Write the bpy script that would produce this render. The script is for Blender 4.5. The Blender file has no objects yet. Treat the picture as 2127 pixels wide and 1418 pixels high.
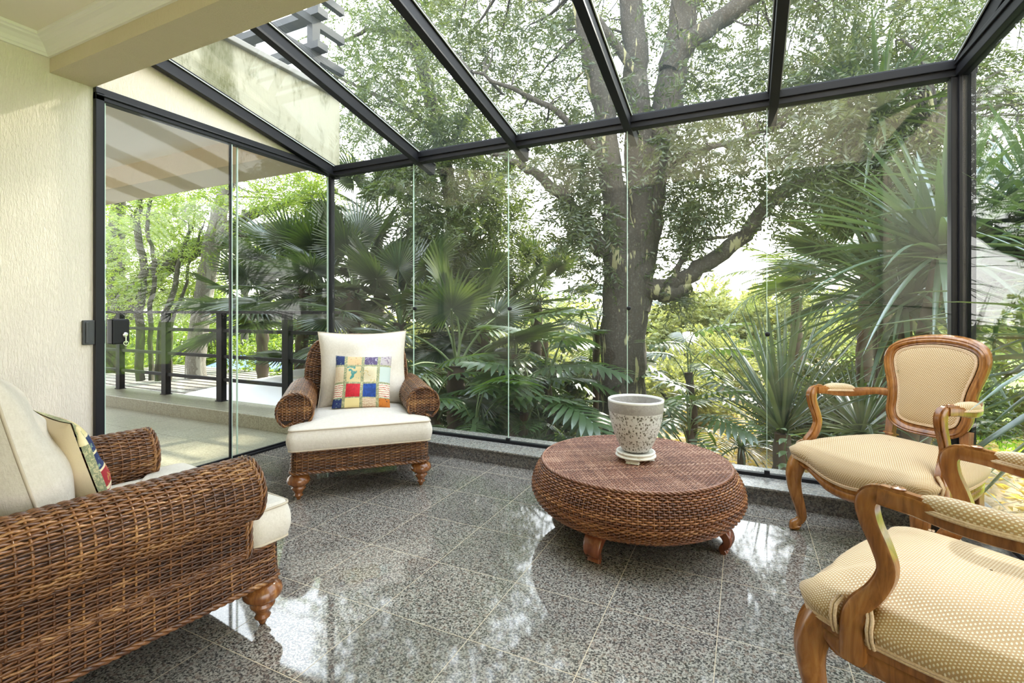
import bpy, math, random
import numpy as np
from mathutils import Vector, Matrix

# ------------------------------------------------------------------ camera, sky, sun, exposure
SC = bpy.context.scene
COL = SC.collection
F_PX, CX, HY, CAM_H = 1011.0, 1063.5, 645.0, 1.10
YAW = math.radians(25.47)
cam_d = bpy.data.cameras.new('camera')
cam = bpy.data.objects.new('camera', cam_d)
COL.objects.link(cam)
cam.location = (0, 0, CAM_H)
cam.rotation_euler = (math.radians(90), 0, YAW)
cam_d.sensor_width = 36
cam_d.lens = F_PX / 2127 * 36
cam_d.shift_y = -(709 - HY) / 2127
cam_d.clip_start = 0.03
cam_d.clip_end = 200
SC.camera = cam

world = bpy.data.worlds.new('sky')
SC.world = world
world.use_nodes = True
wn, wl = world.node_tree.nodes, world.node_tree.links
wn.clear()
w_out = wn.new('ShaderNodeOutputWorld')
w_bg = wn.new('ShaderNodeBackground')
w_geo = wn.new('ShaderNodeTexCoord')
w_sep = wn.new('ShaderNodeSeparateXYZ')
w_ramp = wn.new('ShaderNodeValToRGB')
w_ramp.color_ramp.elements[0].position = 0.0
w_ramp.color_ramp.elements[0].color = (1.0, 0.97, 0.92, 1)
w_ramp.color_ramp.elements[1].position = 0.9
w_ramp.color_ramp.elements[1].color = (0.72, 0.85, 1.0, 1)
wl.new(w_geo.outputs['Generated'], w_sep.inputs[0])
wl.new(w_sep.outputs['Z'], w_ramp.inputs[0])
wl.new(w_ramp.outputs[0], w_bg.inputs[0])
w_bg.inputs[1].default_value = 2.6
wl.new(w_bg.outputs[0], w_out.inputs[0])

sun_d = bpy.data.lights.new('sun', 'SUN')
sun_d.energy = 5.0
sun_d.angle = math.radians(2.5)
sun_d.color = (1.0, 0.93, 0.78)
sun = bpy.data.objects.new('sun', sun_d)
COL.objects.link(sun)
_sd = Vector((0.16, 0.85, 0.66)).normalized()       # towards the sun
sun.rotation_euler = _sd.to_track_quat('Z', 'Y').to_euler()

vs = SC.view_settings
vs.view_transform = 'Standard'
vs.look = 'None'
vs.gamma = 1
vs.use_curve_mapping = False
vs.exposure = 1.35
cy = SC.cycles
cy.max_bounces = 7
cy.diffuse_bounces = 4
cy.glossy_bounces = 4
cy.transmission_bounces = 4
cy.transparent_max_bounces = 24
cy.caustics_reflective = False
cy.caustics_refractive = False
cy.sample_clamp_indirect = 6
cy.use_denoising = True

# ------------------------------------------------------------------ helpers
rng = np.random.default_rng(7)
PI = math.pi
_c, _s = math.cos(YAW), math.sin(YAW)

def at(px, py, t):
    """place in the world seen at photo pixel (px,py), t metres ahead"""
    r = (px - CX) / F_PX
    return Vector((t * (r * _c - _s), t * (_c + r * _s), CAM_H - (py - HY) / F_PX * t))

def tag(o, label=None, cat=None, group=None, kind=None):
    if label: o['label'] = label
    if cat: o['category'] = cat
    if group: o['group'] = group
    if kind: o['kind'] = kind
    return o

def empty(name, loc=(0, 0, 0), rz=0.0, label=None, cat=None, group=None, parent=None):
    o = bpy.data.objects.new(name, None)
    COL.objects.link(o)
    o.location = loc
    o.rotation_euler = (0, 0, rz)
    o.empty_display_size = 0.1
    if parent: o.parent = parent
    return tag(o, label, cat, group)

def copy_tree(o, parent=None):
    c = o.copy()
    COL.objects.link(c)
    c.parent = parent
    for ch in [x for x in bpy.data.objects if x.parent == o]:
        copy_tree(ch, c)
    return c

class MB:
    """collects verts and faces, links ONE mesh object"""
    def __init__(s):
        s.v = []; s.f = []; s.n = 0; s.mi = []; s.uv = []; s.has_uv = False
    def add(s, v, f, mi=0, uv=None):
        v = np.asarray(v, float).reshape(-1, 3)
        f = np.asarray(f, int)
        s.v.append(v)
        s.f.append((f + s.n, mi if np.ndim(mi) else np.full(len(f), mi)))
        if uv is not None: s.has_uv = True
        s.uv.append(np.zeros((len(v), 2)) if uv is None else np.asarray(uv, float))
        s.n += len(v)
        return s
    def box(s, a, b, mi=0, rot=0, piv=None):
        x0, y0, z0 = a; x1, y1, z1 = b
        v = np.array([(x0,y0,z0),(x1,y0,z0),(x1,y1,z0),(x0,y1,z0),(x0,y0,z1),(x1,y0,z1),(x1,y1,z1),(x0,y1,z1)], float)
        return s.add(v, [(0,3,2,1),(4,5,6,7),(0,1,5,4),(1,2,6,5),(2,3,7,6),(3,0,4,7)], mi)
    def bar(s, p, q, w, h, up=(0, 0, 1), mi=0):
        """rectangular bar from p to q, w wide (sideways), h deep (along up)"""
        p, q, up = np.array(p, float), np.array(q, float), np.array(up, float)
        d = (q - p) / np.linalg.norm(q - p)
        sd = np.cross(d, up); sd /= np.linalg.norm(sd)
        u = np.cross(sd, d)
        v = [e + sd * a * w / 2 + u * b * h / 2 for e in (p, q) for a, b in ((-1,-1),(1,-1),(1,1),(-1,1))]
        return s.add(v, [(0,3,2,1),(4,5,6,7),(0,1,5,4),(1,2,6,5),(2,3,7,6),(3,0,4,7)], mi)
    def grid(s, P, closed_u=False, closed_v=False, mi=0, uv=None, flip=False):
        """P: (nv, nu, 3)"""
        nv, nu = P.shape[:2]
        I = np.arange(nv * nu).reshape(nv, nu)
        if closed_u: I = np.concatenate([I, I[:, :1]], 1)
        if closed_v: I = np.concatenate([I, I[:1]], 0)
        f = np.stack([I[:-1, :-1], I[:-1, 1:], I[1:, 1:], I[1:, :-1]], -1).reshape(-1, 4)
        if flip: f = f[:, ::-1]
        return s.add(P.reshape(-1, 3), f, mi, None if uv is None else uv.reshape(-1, 2))
    def tube(s, pts, rad, n=8, caps=True, mi=0, sx=1.0, sy=1.0, up=None, closed=False, prof=None, wob=0):
        """swept section along pts; prof = (M,2) unit profile"""
        P = np.asarray(pts, float)
        rad = np.broadcast_to(np.asarray(rad, float), (len(P),))
        T = np.gradient(P, axis=0)
        if closed:
            T = np.roll(P, -1, 0) - np.roll(P, 1, 0)
        T /= np.linalg.norm(T, axis=1)[:, None] + 1e-12
        if prof is None:
            a = np.linspace(0, 2 * PI, n, endpoint=False)
            prof = np.stack([np.cos(a), np.sin(a)], 1)
        prof = np.asarray(prof, float) * (sx, sy)
        if up is not None:
            U = np.cross(T, np.broadcast_to(np.asarray(up, float), T.shape))
            U /= np.linalg.norm(U, axis=1)[:, None] + 1e-12
            V = np.cross(U, T)
            # section x along U (sideways), y along V (towards up)
        else:
            U = np.zeros_like(P); V = np.zeros_like(P)
            g = np.array([0, 0, 1.0]) if abs(T[0][2]) < .9 else np.array([1.0, 0, 0])
            u = np.cross(T[0], g); u /= np.linalg.norm(u)
            for i in range(len(P)):
                u = u - T[i] * np.dot(u, T[i]); u /= np.linalg.norm(u) + 1e-12
                U[i] = u; V[i] = np.cross(T[i], u)
        rr = rad[:, None] * np.ones(len(prof))
        if wob: rr = rr * (1 + wob * rng.standard_normal(rr.shape))
        R = P[:, None] + U[:, None] * (rr * prof[:, 0])[..., None] + V[:, None] * (rr * prof[:, 1])[..., None]
        base = s.n
        s.grid(R, closed_u=True, closed_v=closed, mi=mi)
        if caps and not closed:
            m = len(prof)
            c0 = s.n
            s.add([P[0], P[-1]], np.zeros((0, 3), int))
            tri = [(c0 - s.n + 0, 0, 0)]
            k = np.arange(m)
            f0 = np.stack([np.full(m, c0), base + k, base + (k + 1) % m], 1)
            f1 = np.stack([np.full(m, c0 + 1), base + (len(P) - 1) * m + (k + 1) % m, base + (len(P) - 1) * m + k], 1)
            s.f.append((np.concatenate([f0, f1]), np.full(2 * m, mi)))
        return s
    def lathe(s, prof, n=32, c=(0, 0, 0), mi=0):
        """prof: [(r,z)...]"""
        a = np.linspace(0, 2 * PI, n, endpoint=False)
        P = np.array([[(c[0] + r * math.cos(t), c[1] + r * math.sin(t), c[2] + z) for t in a] for r, z in prof])
        return s.grid(P, closed_u=True, mi=mi)
    def build(s, name, mats, parent=None, smooth=True, angle=None):
        V = np.concatenate(s.v)
        me = bpy.data.meshes.new(name)
        me.vertices.add(len(V)); me.vertices.foreach_set('co', V.astype(np.float32).ravel())
        loops = np.concatenate([f.ravel() for f, m in s.f]) if s.f else np.zeros(0, int)
        cnt = np.concatenate([np.full(len(f), f.shape[1]) for f, m in s.f])
        mi = np.concatenate([m for f, m in s.f])
        me.loops.add(len(loops)); me.loops.foreach_set('vertex_index', loops.astype(np.int32))
        st = np.concatenate([[0], np.cumsum(cnt)[:-1]])
        me.polygons.add(len(cnt)); me.polygons.foreach_set('loop_start', st.astype(np.int32))
        me.polygons.foreach_set('loop_total', cnt.astype(np.int32))
        me.polygons.foreach_set('material_index', mi.astype(np.int32))
        me.polygons.foreach_set('use_smooth', np.full(len(cnt), bool(smooth)))
        if s.has_uv:
            uvl = me.uv_layers.new(name='UVMap')
            uvs = np.concatenate(s.uv)[loops]
            uvl.data.foreach_set('uv', uvs.astype(np.float32).ravel())
        me.update(calc_edges=True)
        if not isinstance(mats, (list, tuple)): mats = [mats]
        for m in mats: me.materials.append(m)
        if smooth and angle:
            try: me.set_sharp_from_angle(angle=math.radians(angle))
            except Exception: pass
        o = bpy.data.objects.new(name, me)
        COL.objects.link(o)
        if parent: o.parent = parent
        return o

def bevel(o, w=0.004, seg=2):
    m = o.modifiers.new('bevel', 'BEVEL'); m.width = w; m.segments = seg; m.limit_method = 'ANGLE'
    m.angle_limit = math.radians(40)
    return o

def spline(pts, per=6, closed=False):
    """Catmull-Rom through pts"""
    P = np.asarray(pts, float)
    n = len(P)
    if closed:
        Q = np.concatenate([P[-1:], P, P[:2]])
        m = n
    else:
        Q = np.concatenate([2 * P[:1] - P[1:2], P, 2 * P[-1:] - P[-2:-1]])
        m = n - 1
    out = []
    ts = np.arange(per) / per
    for i in range(m):
        a, b, c, d = Q[i:i + 4]
        for t in ts:
            out.append(0.5 * (2 * b + (c - a) * t + (2 * a - 5 * b + 4 * c - d) * t * t + (3 * b - a - 3 * c + d) * t ** 3))
    if not closed: out.append(P[-1])
    return np.array(out)

def resample(P, n, closed=False):
    P = np.asarray(P, float)
    Q = np.concatenate([P, P[:1]]) if closed else P
    L = np.concatenate([[0], np.cumsum(np.linalg.norm(np.diff(Q, axis=0), axis=1))])
    t = np.linspace(0, L[-1], n + 1)[:-1] if closed else np.linspace(0, L[-1], n)
    return np.stack([np.interp(t, L, Q[:, k]) for k in range(P.shape[1])], 1)

# ------------------------------------------------------------------ node materials
class NM:
    def __init__(s, name):
        s.m = bpy.data.materials.new(name); s.m.use_nodes = True
        s.t = s.m.node_tree; s.t.nodes.clear()
        s.out = s.t.nodes.new('ShaderNodeOutputMaterial')
    def n(s, typ, ins=None, **kw):
        nd = s.t.nodes.new('ShaderNode' + typ)
        for k, v in kw.items(): setattr(nd, k, v)
        for k, v in (ins or {}).items(): s.set(nd, k, v)
        return nd
    def set(s, nd, k, v):
        i = nd.inputs[k]
        if isinstance(v, bpy.types.NodeSocket): s.t.links.new(v, i)
        elif isinstance(v, bpy.types.Node): s.t.links.new(v.outputs[0], i)
        else:
            if isinstance(v, (tuple, list)) and len(v) == 3 and i.type == 'RGBA': v = (*v, 1)
            i.default_value = v
    def math(s, op, a, b=0.0, c=None, clamp=False):
        nd = s.n('Math', {0: a, 1: b}, operation=op, use_clamp=clamp)
        if c is not None: s.set(nd, 2, c)
        return nd.outputs[0]
    def ramp(s, fac, stops, interp='LINEAR'):
        nd = s.n('ValToRGB', {0: fac})
        cr = nd.color_ramp; cr.interpolation = interp
        while len(cr.elements) < len(stops): cr.elements.new(0.5)
        for e, (p, c) in zip(cr.elements, stops):
            e.position = p; e.color = (*c, 1) if len(c) == 3 else c
        return nd.outputs[0]
    def coords(s, kind='Object', scale=(1, 1, 1), rot=(0, 0, 0), loc=(0, 0, 0)):
        tc = s.n('TexCoord')
        mp = s.n('Mapping', {'Vector': tc.outputs[kind], 'Scale': scale, 'Rotation': rot, 'Location': loc})
        return mp.outputs[0]
    def noise(s, vec, scale, detail=3, rough=0.55, dist=0):
        return s.n('TexNoise', {'Vector': vec, 'Scale': scale, 'Detail': detail, 'Roughness': rough, 'Distortion': dist})
    def mix(s, fac, a, b, typ='MIX'):
        nd = s.n('Mix', data_type='RGBA', blend_type=typ)
        s.set(nd, 0, fac); s.set(nd, 6, a); s.set(nd, 7, b)
        return nd.outputs[2]
    def bump(s, h, strength=0.3, dist=0.01):
        return s.n('Bump', {'Height': h, 'Strength': strength, 'Distance': dist}).outputs[0]
    def bsdf(s, color, rough=0.5, normal=None, **kw):
        d = {'Base Color': color, 'Roughness': rough}
        if normal is not None: d['Normal'] = normal
        for k, v in kw.items(): d[k.replace('_', ' ')] = v
        p = s.n('BsdfPrincipled', d)
        s.t.links.new(p.outputs[0], s.out.inputs[0])
        return s.m
    def surf(s, sh):
        s.t.links.new(sh if isinstance(sh, bpy.types.NodeSocket) else sh.outputs[0], s.out.inputs[0]); return s.m

def simple(name, col, rough=0.5, **kw): return NM(name).bsdf(col, rough, **kw)

M = {}
def m_plaster(name, col, amt):
    a = NM(name); v = a.coords(scale=(1, 1, 0.20))
    n1 = a.noise(v, 115, 4, 0.6, 0.6); n2 = a.noise(v, 160, 2)
    r = a.ramp(n1.outputs[0], [(0.42, (0, 0, 0)), (0.62, (1, 1, 1))])
    h = a.math('ADD', r, a.math('MULTIPLY', n2.outputs[0], 0.4))
    n3 = a.noise(a.coords(), 1.3, 3)
    c = a.mix(a.math('MULTIPLY', n3.outputs[0], 0.35), col, tuple(x * 0.9 for x in col))
    return a.bsdf(c, 0.85, a.bump(h, amt, 0.006))
M['plaster'] = m_plaster('cream_textured_plaster', (0.88, 0.79, 0.68), 0.55)
M['plaster_beam'] = m_plaster('cream_beam_plaster', (0.80, 0.68, 0.50), 0.5)
M['paint'] = simple('smooth_cream_paint', (0.95, 0.87, 0.75), 0.8)
M['white_paint'] = simple('white_paint', (0.94, 0.90, 0.86), 0.7)

def m_parapet():
    a = NM('stained_parapet_plaster'); v = a.coords(scale=(1, 1.4, 0.5))
    n1 = a.noise(v, 3.2, 6, 0.7, 0.5); n2 = a.noise(a.coords(scale=(1, 1, .3)), 60, 4, .65)
    f = a.ramp(n1.outputs[0], [(0.46, (0, 0, 0)), (0.60, (1, 1, 1))])
    sp = a.ramp(n2.outputs[0], [(0.40, (0, 0, 0)), (0.65, (1, 1, 1))])
    k = a.math('MULTIPLY', f, a.math('MULTIPLY_ADD', sp, 0.7, 0.25))
    c = a.mix(k, (0.40, 0.38, 0.28), (0.11, 0.11, 0.04))
    # one broad damp streak near the house
    sx = a.n('SeparateXYZ', {0: a.coords()}).outputs[1]
    n4 = a.noise(a.coords(scale=(1, 1, .6)), 14, 4)
    w = a.math('ABSOLUTE', a.math('SUBTRACT', a.math('MULTIPLY_ADD', n4.outputs[0], .18, sx), 2.33))
    st = a.ramp(w, [(0.09, (1, 1, 1)), (0.16, (0, 0, 0))])
    c = a.mix(a.math('MULTIPLY', st, a.math('MULTIPLY_ADD', n2.outputs[0], .8, .3)), c, (0.10, 0.10, 0.03))
    return a.bsdf(c, 0.9, a.bump(n2.outputs[0], .4, .01))
M['parapet'] = m_parapet()

def m_granite(name, light, dark, pink, tile=None, joint=(0.48, 0.38, 0.25), rough=0.05, scale=1.0, ox=0.0, oy=0.0, ior=1.6):
    a = NM(name); v = a.coords()
    n1 = a.noise(v, 95 * scale, 3, 0.7, .3)
    n2 = a.noise(v, 38 * scale, 3, 0.65)
    vo = a.n('TexVoronoi', {'Vector': v, 'Scale': 120 * scale, 'Randomness': 1.0})
    k = a.math('ADD', a.math('MULTIPLY', n1.outputs[0], 0.8), a.math('MULTIPLY', a.n('SeparateColor', {0: vo.outputs['Color']}).outputs[0], 0.2))
    c = a.ramp(k, [(0.36, dark), (0.45, tuple(x * 1.9 for x in dark)), (0.52, light), (0.66, tuple(min(1, x * 1.45) for x in light))])
    pk = a.ramp(n2.outputs[0], [(0.52, (0, 0, 0)), (0.62, (1, 1, 1))])
    c = a.mix(a.math('MULTIPLY', pk, 0.55), c, pink)
    n3 = a.noise(v, 2.4, 2)
    c = a.mix(a.math('MULTIPLY', n3.outputs[0], 0.5), c, tuple(x * 1.5 for x in dark))
    rg = rough
    if tile:
        sp = a.n('SeparateXYZ', {0: v})
        js = []
        for ax, o in ((0, ox), (1, oy)):
            w = a.math('PINGPONG', a.math('SUBTRACT', sp.outputs[ax], o), tile / 2)   # 0 at a joint
            js.append(a.math('LESS_THAN', w, 0.0013))
        j = a.math('MAXIMUM', js[0], js[1])
        # every slab a slightly different tone
        ix = a.math('FLOOR', a.math('DIVIDE', a.math('SUBTRACT', sp.outputs[0], ox), tile))
        iy = a.math('FLOOR', a.math('DIVIDE', a.math('SUBTRACT', sp.outputs[1], oy), tile))
        cb = a.n('CombineXYZ', {0: ix, 1: iy})
        wn_ = a.n('TexWhiteNoise', {'Vector': cb.outputs[0]}, noise_dimensions='3D')
        c = a.mix(a.math('MULTIPLY', wn_.outputs['Value'], 0.35), c, tuple(x * 2.2 for x in dark))
        c = a.mix(j, c, joint)
        rg = a.math('MULTIPLY_ADD', j, 0.5, rough)
    return a.bsdf(c, rg, IOR=ior)
M['granite'] = m_granite('polished_grey_granite', (0.40, 0.365, 0.315), (0.034, 0.031, 0.029), (0.25, 0.16, 0.12), 0.3765, scale=1.45, rough=0.045, ox=-0.081, oy=1.784, ior=1.8)
M['kerb'] = m_granite('kerb_granite', (0.20, 0.185, 0.17), (0.03, 0.03, 0.032), (0.15, 0.10, 0.08), rough=0.3, scale=1.1)
M['kerb_top'] = m_granite('kerb_top_granite', (0.34, 0.32, 0.28), (0.10, 0.095, 0.09), (0.26, 0.19, 0.15), rough=0.25, scale=1.1)
M['terrace'] = m_granite('terrace_granite', (0.36, 0.34, 0.25), (0.17, 0.16, 0.11), (0.26, 0.22, 0.15), 0.6, joint=(0.10, 0.09, 0.07), rough=0.35, scale=.8, ox=.1, oy=.2, ior=1.45)

M['metal'] = simple('black_painted_metal', (0.009, 0.009, 0.012), 0.45, Specular_IOR_Level=0.28)
M['rail_metal'] = simple('matt_black_railing', (0.006, 0.006, 0.007), 0.6, Specular_IOR_Level=0.2)
M['metal_grey'] = simple('dark_grey_metal', (0.05, 0.052, 0.055), 0.5)
M['chrome'] = simple('chrome', (0.6, 0.6, 0.6), 0.2, Metallic=1.0)
M['seal'] = simple('pale_silicone', (0.55, 0.6, 0.56), 0.5)
M['concrete'] = simple('weathered_concrete', (0.28, 0.27, 0.25), 0.9)

def m_glass(name, dirt, tint=(0.975, 0.985, 0.98), fres=1.4, graz=0.5, dcol=(0.75, 0.85, 0.88)):
    a = NM(name)
    tr = a.n('BsdfTransparent', {'Color': tint})
    gl = a.n('BsdfGlossy', {'Color': (1, 1, 1), 'Roughness': 0.0})
    # Fresnel reflectance from the facing angle, the same from both faces of the pane
    ge = a.n('NewGeometry')
    dt = a.n('VectorMath', {0: ge.outputs['Incoming'], 1: ge.outputs['Normal']}, operation='DOT_PRODUCT').outputs['Value']
    gr = a.math('POWER', a.math('SUBTRACT', 1.0, a.math('ABSOLUTE', dt), clamp=True), 5.0)
    r0 = ((fres - 1) / (fres + 1)) ** 2
    k = a.math('MULTIPLY_ADD', gr, graz * (1 - r0), r0)
    mx = a.n('MixShader', {0: k, 1: tr.outputs[0], 2: gl.outputs[0]})
    # dust film on the pane, in vertical streaks
    n1 = a.noise(a.coords(scale=(1, 1, 0.25)), 9, 5, 0.7)
    n2 = a.noise(a.coords(), 1.1, 2)
    d = a.math('MULTIPLY', a.math('MULTIPLY', n1.outputs[0], n2.outputs[0]), dirt * 4, clamp=True)
    df = a.n('BsdfTranslucent', {'Color': dcol})
    dd = a.n('BsdfDiffuse', {'Color': dcol})
    ds = a.n('MixShader', {0: 0.3, 1: df.outputs[0], 2: dd.outputs[0]})
    m2 = a.n('MixShader', {0: d, 1: mx.outputs[0], 2: ds.outputs[0]})
    return a.surf(m2)
M['glass'] = m_glass('clear_window_glass', 0.007)
M['glass_roof'] = m_glass('dusty_roof_glass', 0.007, fres=1.4)
M['glass_side'] = m_glass('side_window_glass', 0.003, fres=1.35, graz=.35)
M['glass_door'] = m_glass('sliding_door_glass', 0.0008, fres=1.3, graz=0.3)
M['glass_edge'] = simple('pale_green_glass_edge', (0.55, 0.72, 0.62), 0.15)

def m_wicker(name, ramp_cols, rough=0.28):
    a = NM(name)
    g = a.n('NewGeometry')
    n1 = a.noise(a.coords(), 9, 3, .6)
    n2 = a.noise(a.coords(), 160, 2, .6)
    k = a.math('ADD', a.math('MULTIPLY', g.outputs['Random Per Island'], 0.30), a.math('MULTIPLY', n1.outputs[0], 0.5))
    k = a.math('ADD', k, a.math('MULTIPLY', n2.outputs[0], 0.3))
    c = a.ramp(k, ramp_cols)
    return a.bsdf(c, rough, IOR=1.5)
M['wicker'] = m_wicker('dark_brown_wicker', [(0.30, (0.035, 0.013, 0.006)), (0.50, (0.105, 0.040, 0.015)), (0.66, (0.21, 0.088, 0.030)), (0.82, (0.46, 0.25, 0.10))])
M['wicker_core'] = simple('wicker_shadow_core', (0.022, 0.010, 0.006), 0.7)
M['wicker_table'] = m_wicker('red_brown_wicker', [(0.30, (0.07, 0.023, 0.010)), (0.50, (0.18, 0.062, 0.024)), (0.66, (0.30, 0.115, 0.042)), (0.82, (0.52, 0.26, 0.11))])
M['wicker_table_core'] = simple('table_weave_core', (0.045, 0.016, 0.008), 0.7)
M['cane'] = m_wicker('woven_cane_top', [(0.30, (0.10, 0.035, 0.020)), (0.55, (0.24, 0.10, 0.06)), (0.8, (0.46, 0.26, 0.17))], 0.25)

def m_wood(name, c1, c2, c3, scale=1.0, rough=0.25, rotx=0):
    a = NM(name); v = a.coords(scale=(scale * 9, scale * 9, scale * 1.6))
    n1 = a.noise(v, 4, 4, .6, 1.2)
    n2 = a.noise(a.coords(), 5 * scale, 3)
    k = a.math('ADD', a.math('MULTIPLY', n1.outputs[0], 0.65), a.math('MULTIPLY', n2.outputs[0], 0.35))
    c = a.ramp(k, [(0.34, c1), (0.52, c2), (0.68, c3)])
    return a.bsdf(c, rough, IOR=1.5, Coat_Weight=0.25, Coat_Roughness=0.12)
M['bun_wood'] = m_wood('turned_brown_wood', (0.10, 0.028, 0.008), (0.21, 0.075, 0.02), (0.38, 0.17, 0.05))
M['foot_wood'] = m_wood('red_brown_wood', (0.10, 0.025, 0.010), (0.19, 0.052, 0.020), (0.27, 0.085, 0.035))
M['honey_wood'] = m_wood('honey_carved_wood', (0.14, 0.045, 0.010), (0.30, 0.115, 0.026), (0.44, 0.20, 0.055))

def m_linen():
    a = NM('cream_linen'); v = a.coords()
    w1 = a.noise(a.coords(scale=(1, .4, .12)), 420, 2)
    w2 = a.noise(a.coords(scale=(.12, .4, 1)), 420, 2)
    n = a.noise(v, 60, 3, .7); n2 = a.noise(v, 5, 3)
    h = a.math('ADD', a.math('ADD', w1.outputs[0], w2.outputs[0]), a.math('MULTIPLY', n.outputs[0], 1.5))
    c = a.mix(a.math('MULTIPLY', h, .4), (0.42, 0.36, 0.29), (0.70, 0.65, 0.58))
    c = a.mix(a.math('MULTIPLY', n2.outputs[0], .3), c, (0.72, 0.62, 0.50))
    return a.bsdf(c, 0.92, a.bump(h, .35, .002), Sheen_Weight=0.1)
M['linen'] = m_linen()
M['piping'] = simple('linen_piping', (0.52, 0.44, 0.34), 0.9)

def m_dots():
    """tan upholstery with small staggered cream stitches"""
    a = NM('tan_stitched_upholstery')
    tc = a.n('TexCoord')
    sp = a.n('SeparateXYZ', {0: tc.outputs['UV']})
    px_, py_ = 0.0098, 0.0060
    gy = a.math('DIVIDE', sp.outputs[1], py_)
    row = a.math('FLOOR', gy)
    odd = a.math('MODULO', a.math('ABSOLUTE', row), 2.0)
    gx = a.math('ADD', a.math('DIVIDE', sp.outputs[0], px_), a.math('MULTIPLY', odd, 0.5))
    fx = a.math('SUBTRACT', a.math('FRACT', gx), 0.5)
    fy = a.math('SUBTRACT', a.math('FRACT', gy), 0.5)
    d = a.math('SQRT', a.math('ADD', a.math('POWER', a.math('MULTIPLY', fx, 1.0), 2.0), a.math('POWER', a.math('MULTIPLY', fy, .8), 2.0)))
    k = a.ramp(d, [(0.20, (1, 1, 1)), (0.30, (0, 0, 0))])
    n = a.noise(a.coords(), 3, 2)
    base = a.mix(n.outputs[0], (0.43, 0.262, 0.105), (0.50, 0.318, 0.140))
    c = a.mix(k, base, (0.80, 0.68, 0.50))
    return a.bsdf(c, 0.6, a.bump(k, .5, .002), Sheen_Weight=0.15)
M['dots'] = m_dots()
def m_cord():
    a = NM('tan_braided_cord')
    v = a.coords()
    n = a.noise(v, 240, 1)
    c = a.mix(n.outputs[0], (0.45, 0.25, 0.12), (0.85, 0.68, 0.48))
    return a.bsdf(c, 0.7, a.bump(n.outputs[0], .5, .002))
M['cord'] = m_cord()

def m_leaf(name, dark, light, trans=0.45, gloss=0.10, tcol=None, rough=.35):
    a = NM(name)
    g = a.n('NewGeometry')
    n = a.noise(a.coords(), 0.9, 2)
    k = a.math('ADD', a.math('MULTIPLY', g.outputs['Random Per Island'], 0.65), a.math('MULTIPLY', n.outputs[0], 0.45))
    c = a.mix(k, dark, light)
    tc = a.mix(k, tuple(min(1, x * y) for x, y in zip(dark, (2.6, 2.4, .8))), tcol or tuple(min(1, x * y) for x, y in zip(light, (1.9, 1.7, .5))))
    d = a.n('BsdfDiffuse', {'Color': c})
    t = a.n('BsdfTranslucent', {'Color': tc})
    gl = a.n('BsdfGlossy', {'Color': (1, 1, 1), 'Roughness': rough})
    m1 = a.n('MixShader', {0: trans, 1: d.outputs[0], 2: t.outputs[0]})
    m2 = a.n('MixShader', {0: gloss, 1: m1.outputs[0], 2: gl.outputs[0]})
    return a.surf(m2)
M['leaf_dark'] = m_leaf('canopy_leaves', (0.028, 0.042, 0.018), (0.095, 0.125, 0.05), 0.36, .05, tcol=(.20, .24, .05))
M['leaf_mid'] = m_leaf('mid_green_leaves', (0.028, 0.048, 0.018), (0.10, 0.145, 0.045), 0.40, .05, tcol=(.22, .28, .05))
M['leaf_bright'] = m_leaf('fresh_green_leaves', (0.07, 0.13, 0.025), (0.24, 0.34, 0.06), 0.50, .05, tcol=(.46, .56, .06))
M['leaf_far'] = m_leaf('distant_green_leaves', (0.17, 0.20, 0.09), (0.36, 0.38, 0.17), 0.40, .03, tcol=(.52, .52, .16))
M['palm'] = m_leaf('fan_palm_green', (0.018, 0.038, 0.016), (0.065, 0.105, 0.038), 0.30, .10)
M['palm_blue'] = m_leaf('strap_leaf_green', (0.028, 0.058, 0.036), (0.095, 0.155, 0.095), 0.30, .14, rough=.3)
M['palm_dry'] = m_leaf('dry_palm_leaf', (0.30, 0.24, 0.12), (0.55, 0.45, 0.24), 0.4, .04)
M['philo'] = m_leaf('philodendron_green', (0.020, 0.050, 0.018), (0.085, 0.16, 0.04), 0.40, .14)
M['stem'] = simple('green_stem', (0.12, 0.17, 0.06), 0.6)
M['fibre'] = simple('palm_trunk_fibre', (0.075, 0.055, 0.038), 0.95)

def m_bark(name, base, mid, patch, amt, lichen=0.0):
    a = NM(name); v = a.coords(scale=(1, 1, 0.22))
    n1 = a.noise(v, 7.0, 3, .6, .3); n2 = a.noise(v, 26, 5, .7); n3 = a.noise(a.coords(), 45, 3)
    c = a.mix(n2.outputs[0], base, mid)
    k = a.ramp(n1.outputs[0], [(amt, (0, 0, 0)), (amt + 0.03, (1, 1, 1))])
    c = a.mix(k, c, patch)
    if lichen:
        l = a.ramp(n3.outputs[0], [(0.55, (0, 0, 0)), (0.62, (1, 1, 1))])
        c = a.mix(a.math('MULTIPLY', l, lichen), c, (0.38, 0.38, 0.33))
    return a.bsdf(c, 0.92, a.bump(n2.outputs[0], .8, .03))
M['bark'] = m_bark('peeling_tree_bark', (0.032, 0.027, 0.022), (0.085, 0.072, 0.055), (0.38, 0.36, 0.19), 0.605, .15)
M['bark_dark'] = m_bark('dark_mossy_bark', (0.03, 0.03, 0.02), (0.09, 0.085, 0.05), (0.07, 0.09, 0.03), 0.55)
M['bark_pale'] = m_bark('pale_lichen_bark', (0.12, 0.11, 0.09), (0.26, 0.24, 0.20), (0.36, 0.35, 0.30), 0.55, .5)
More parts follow.
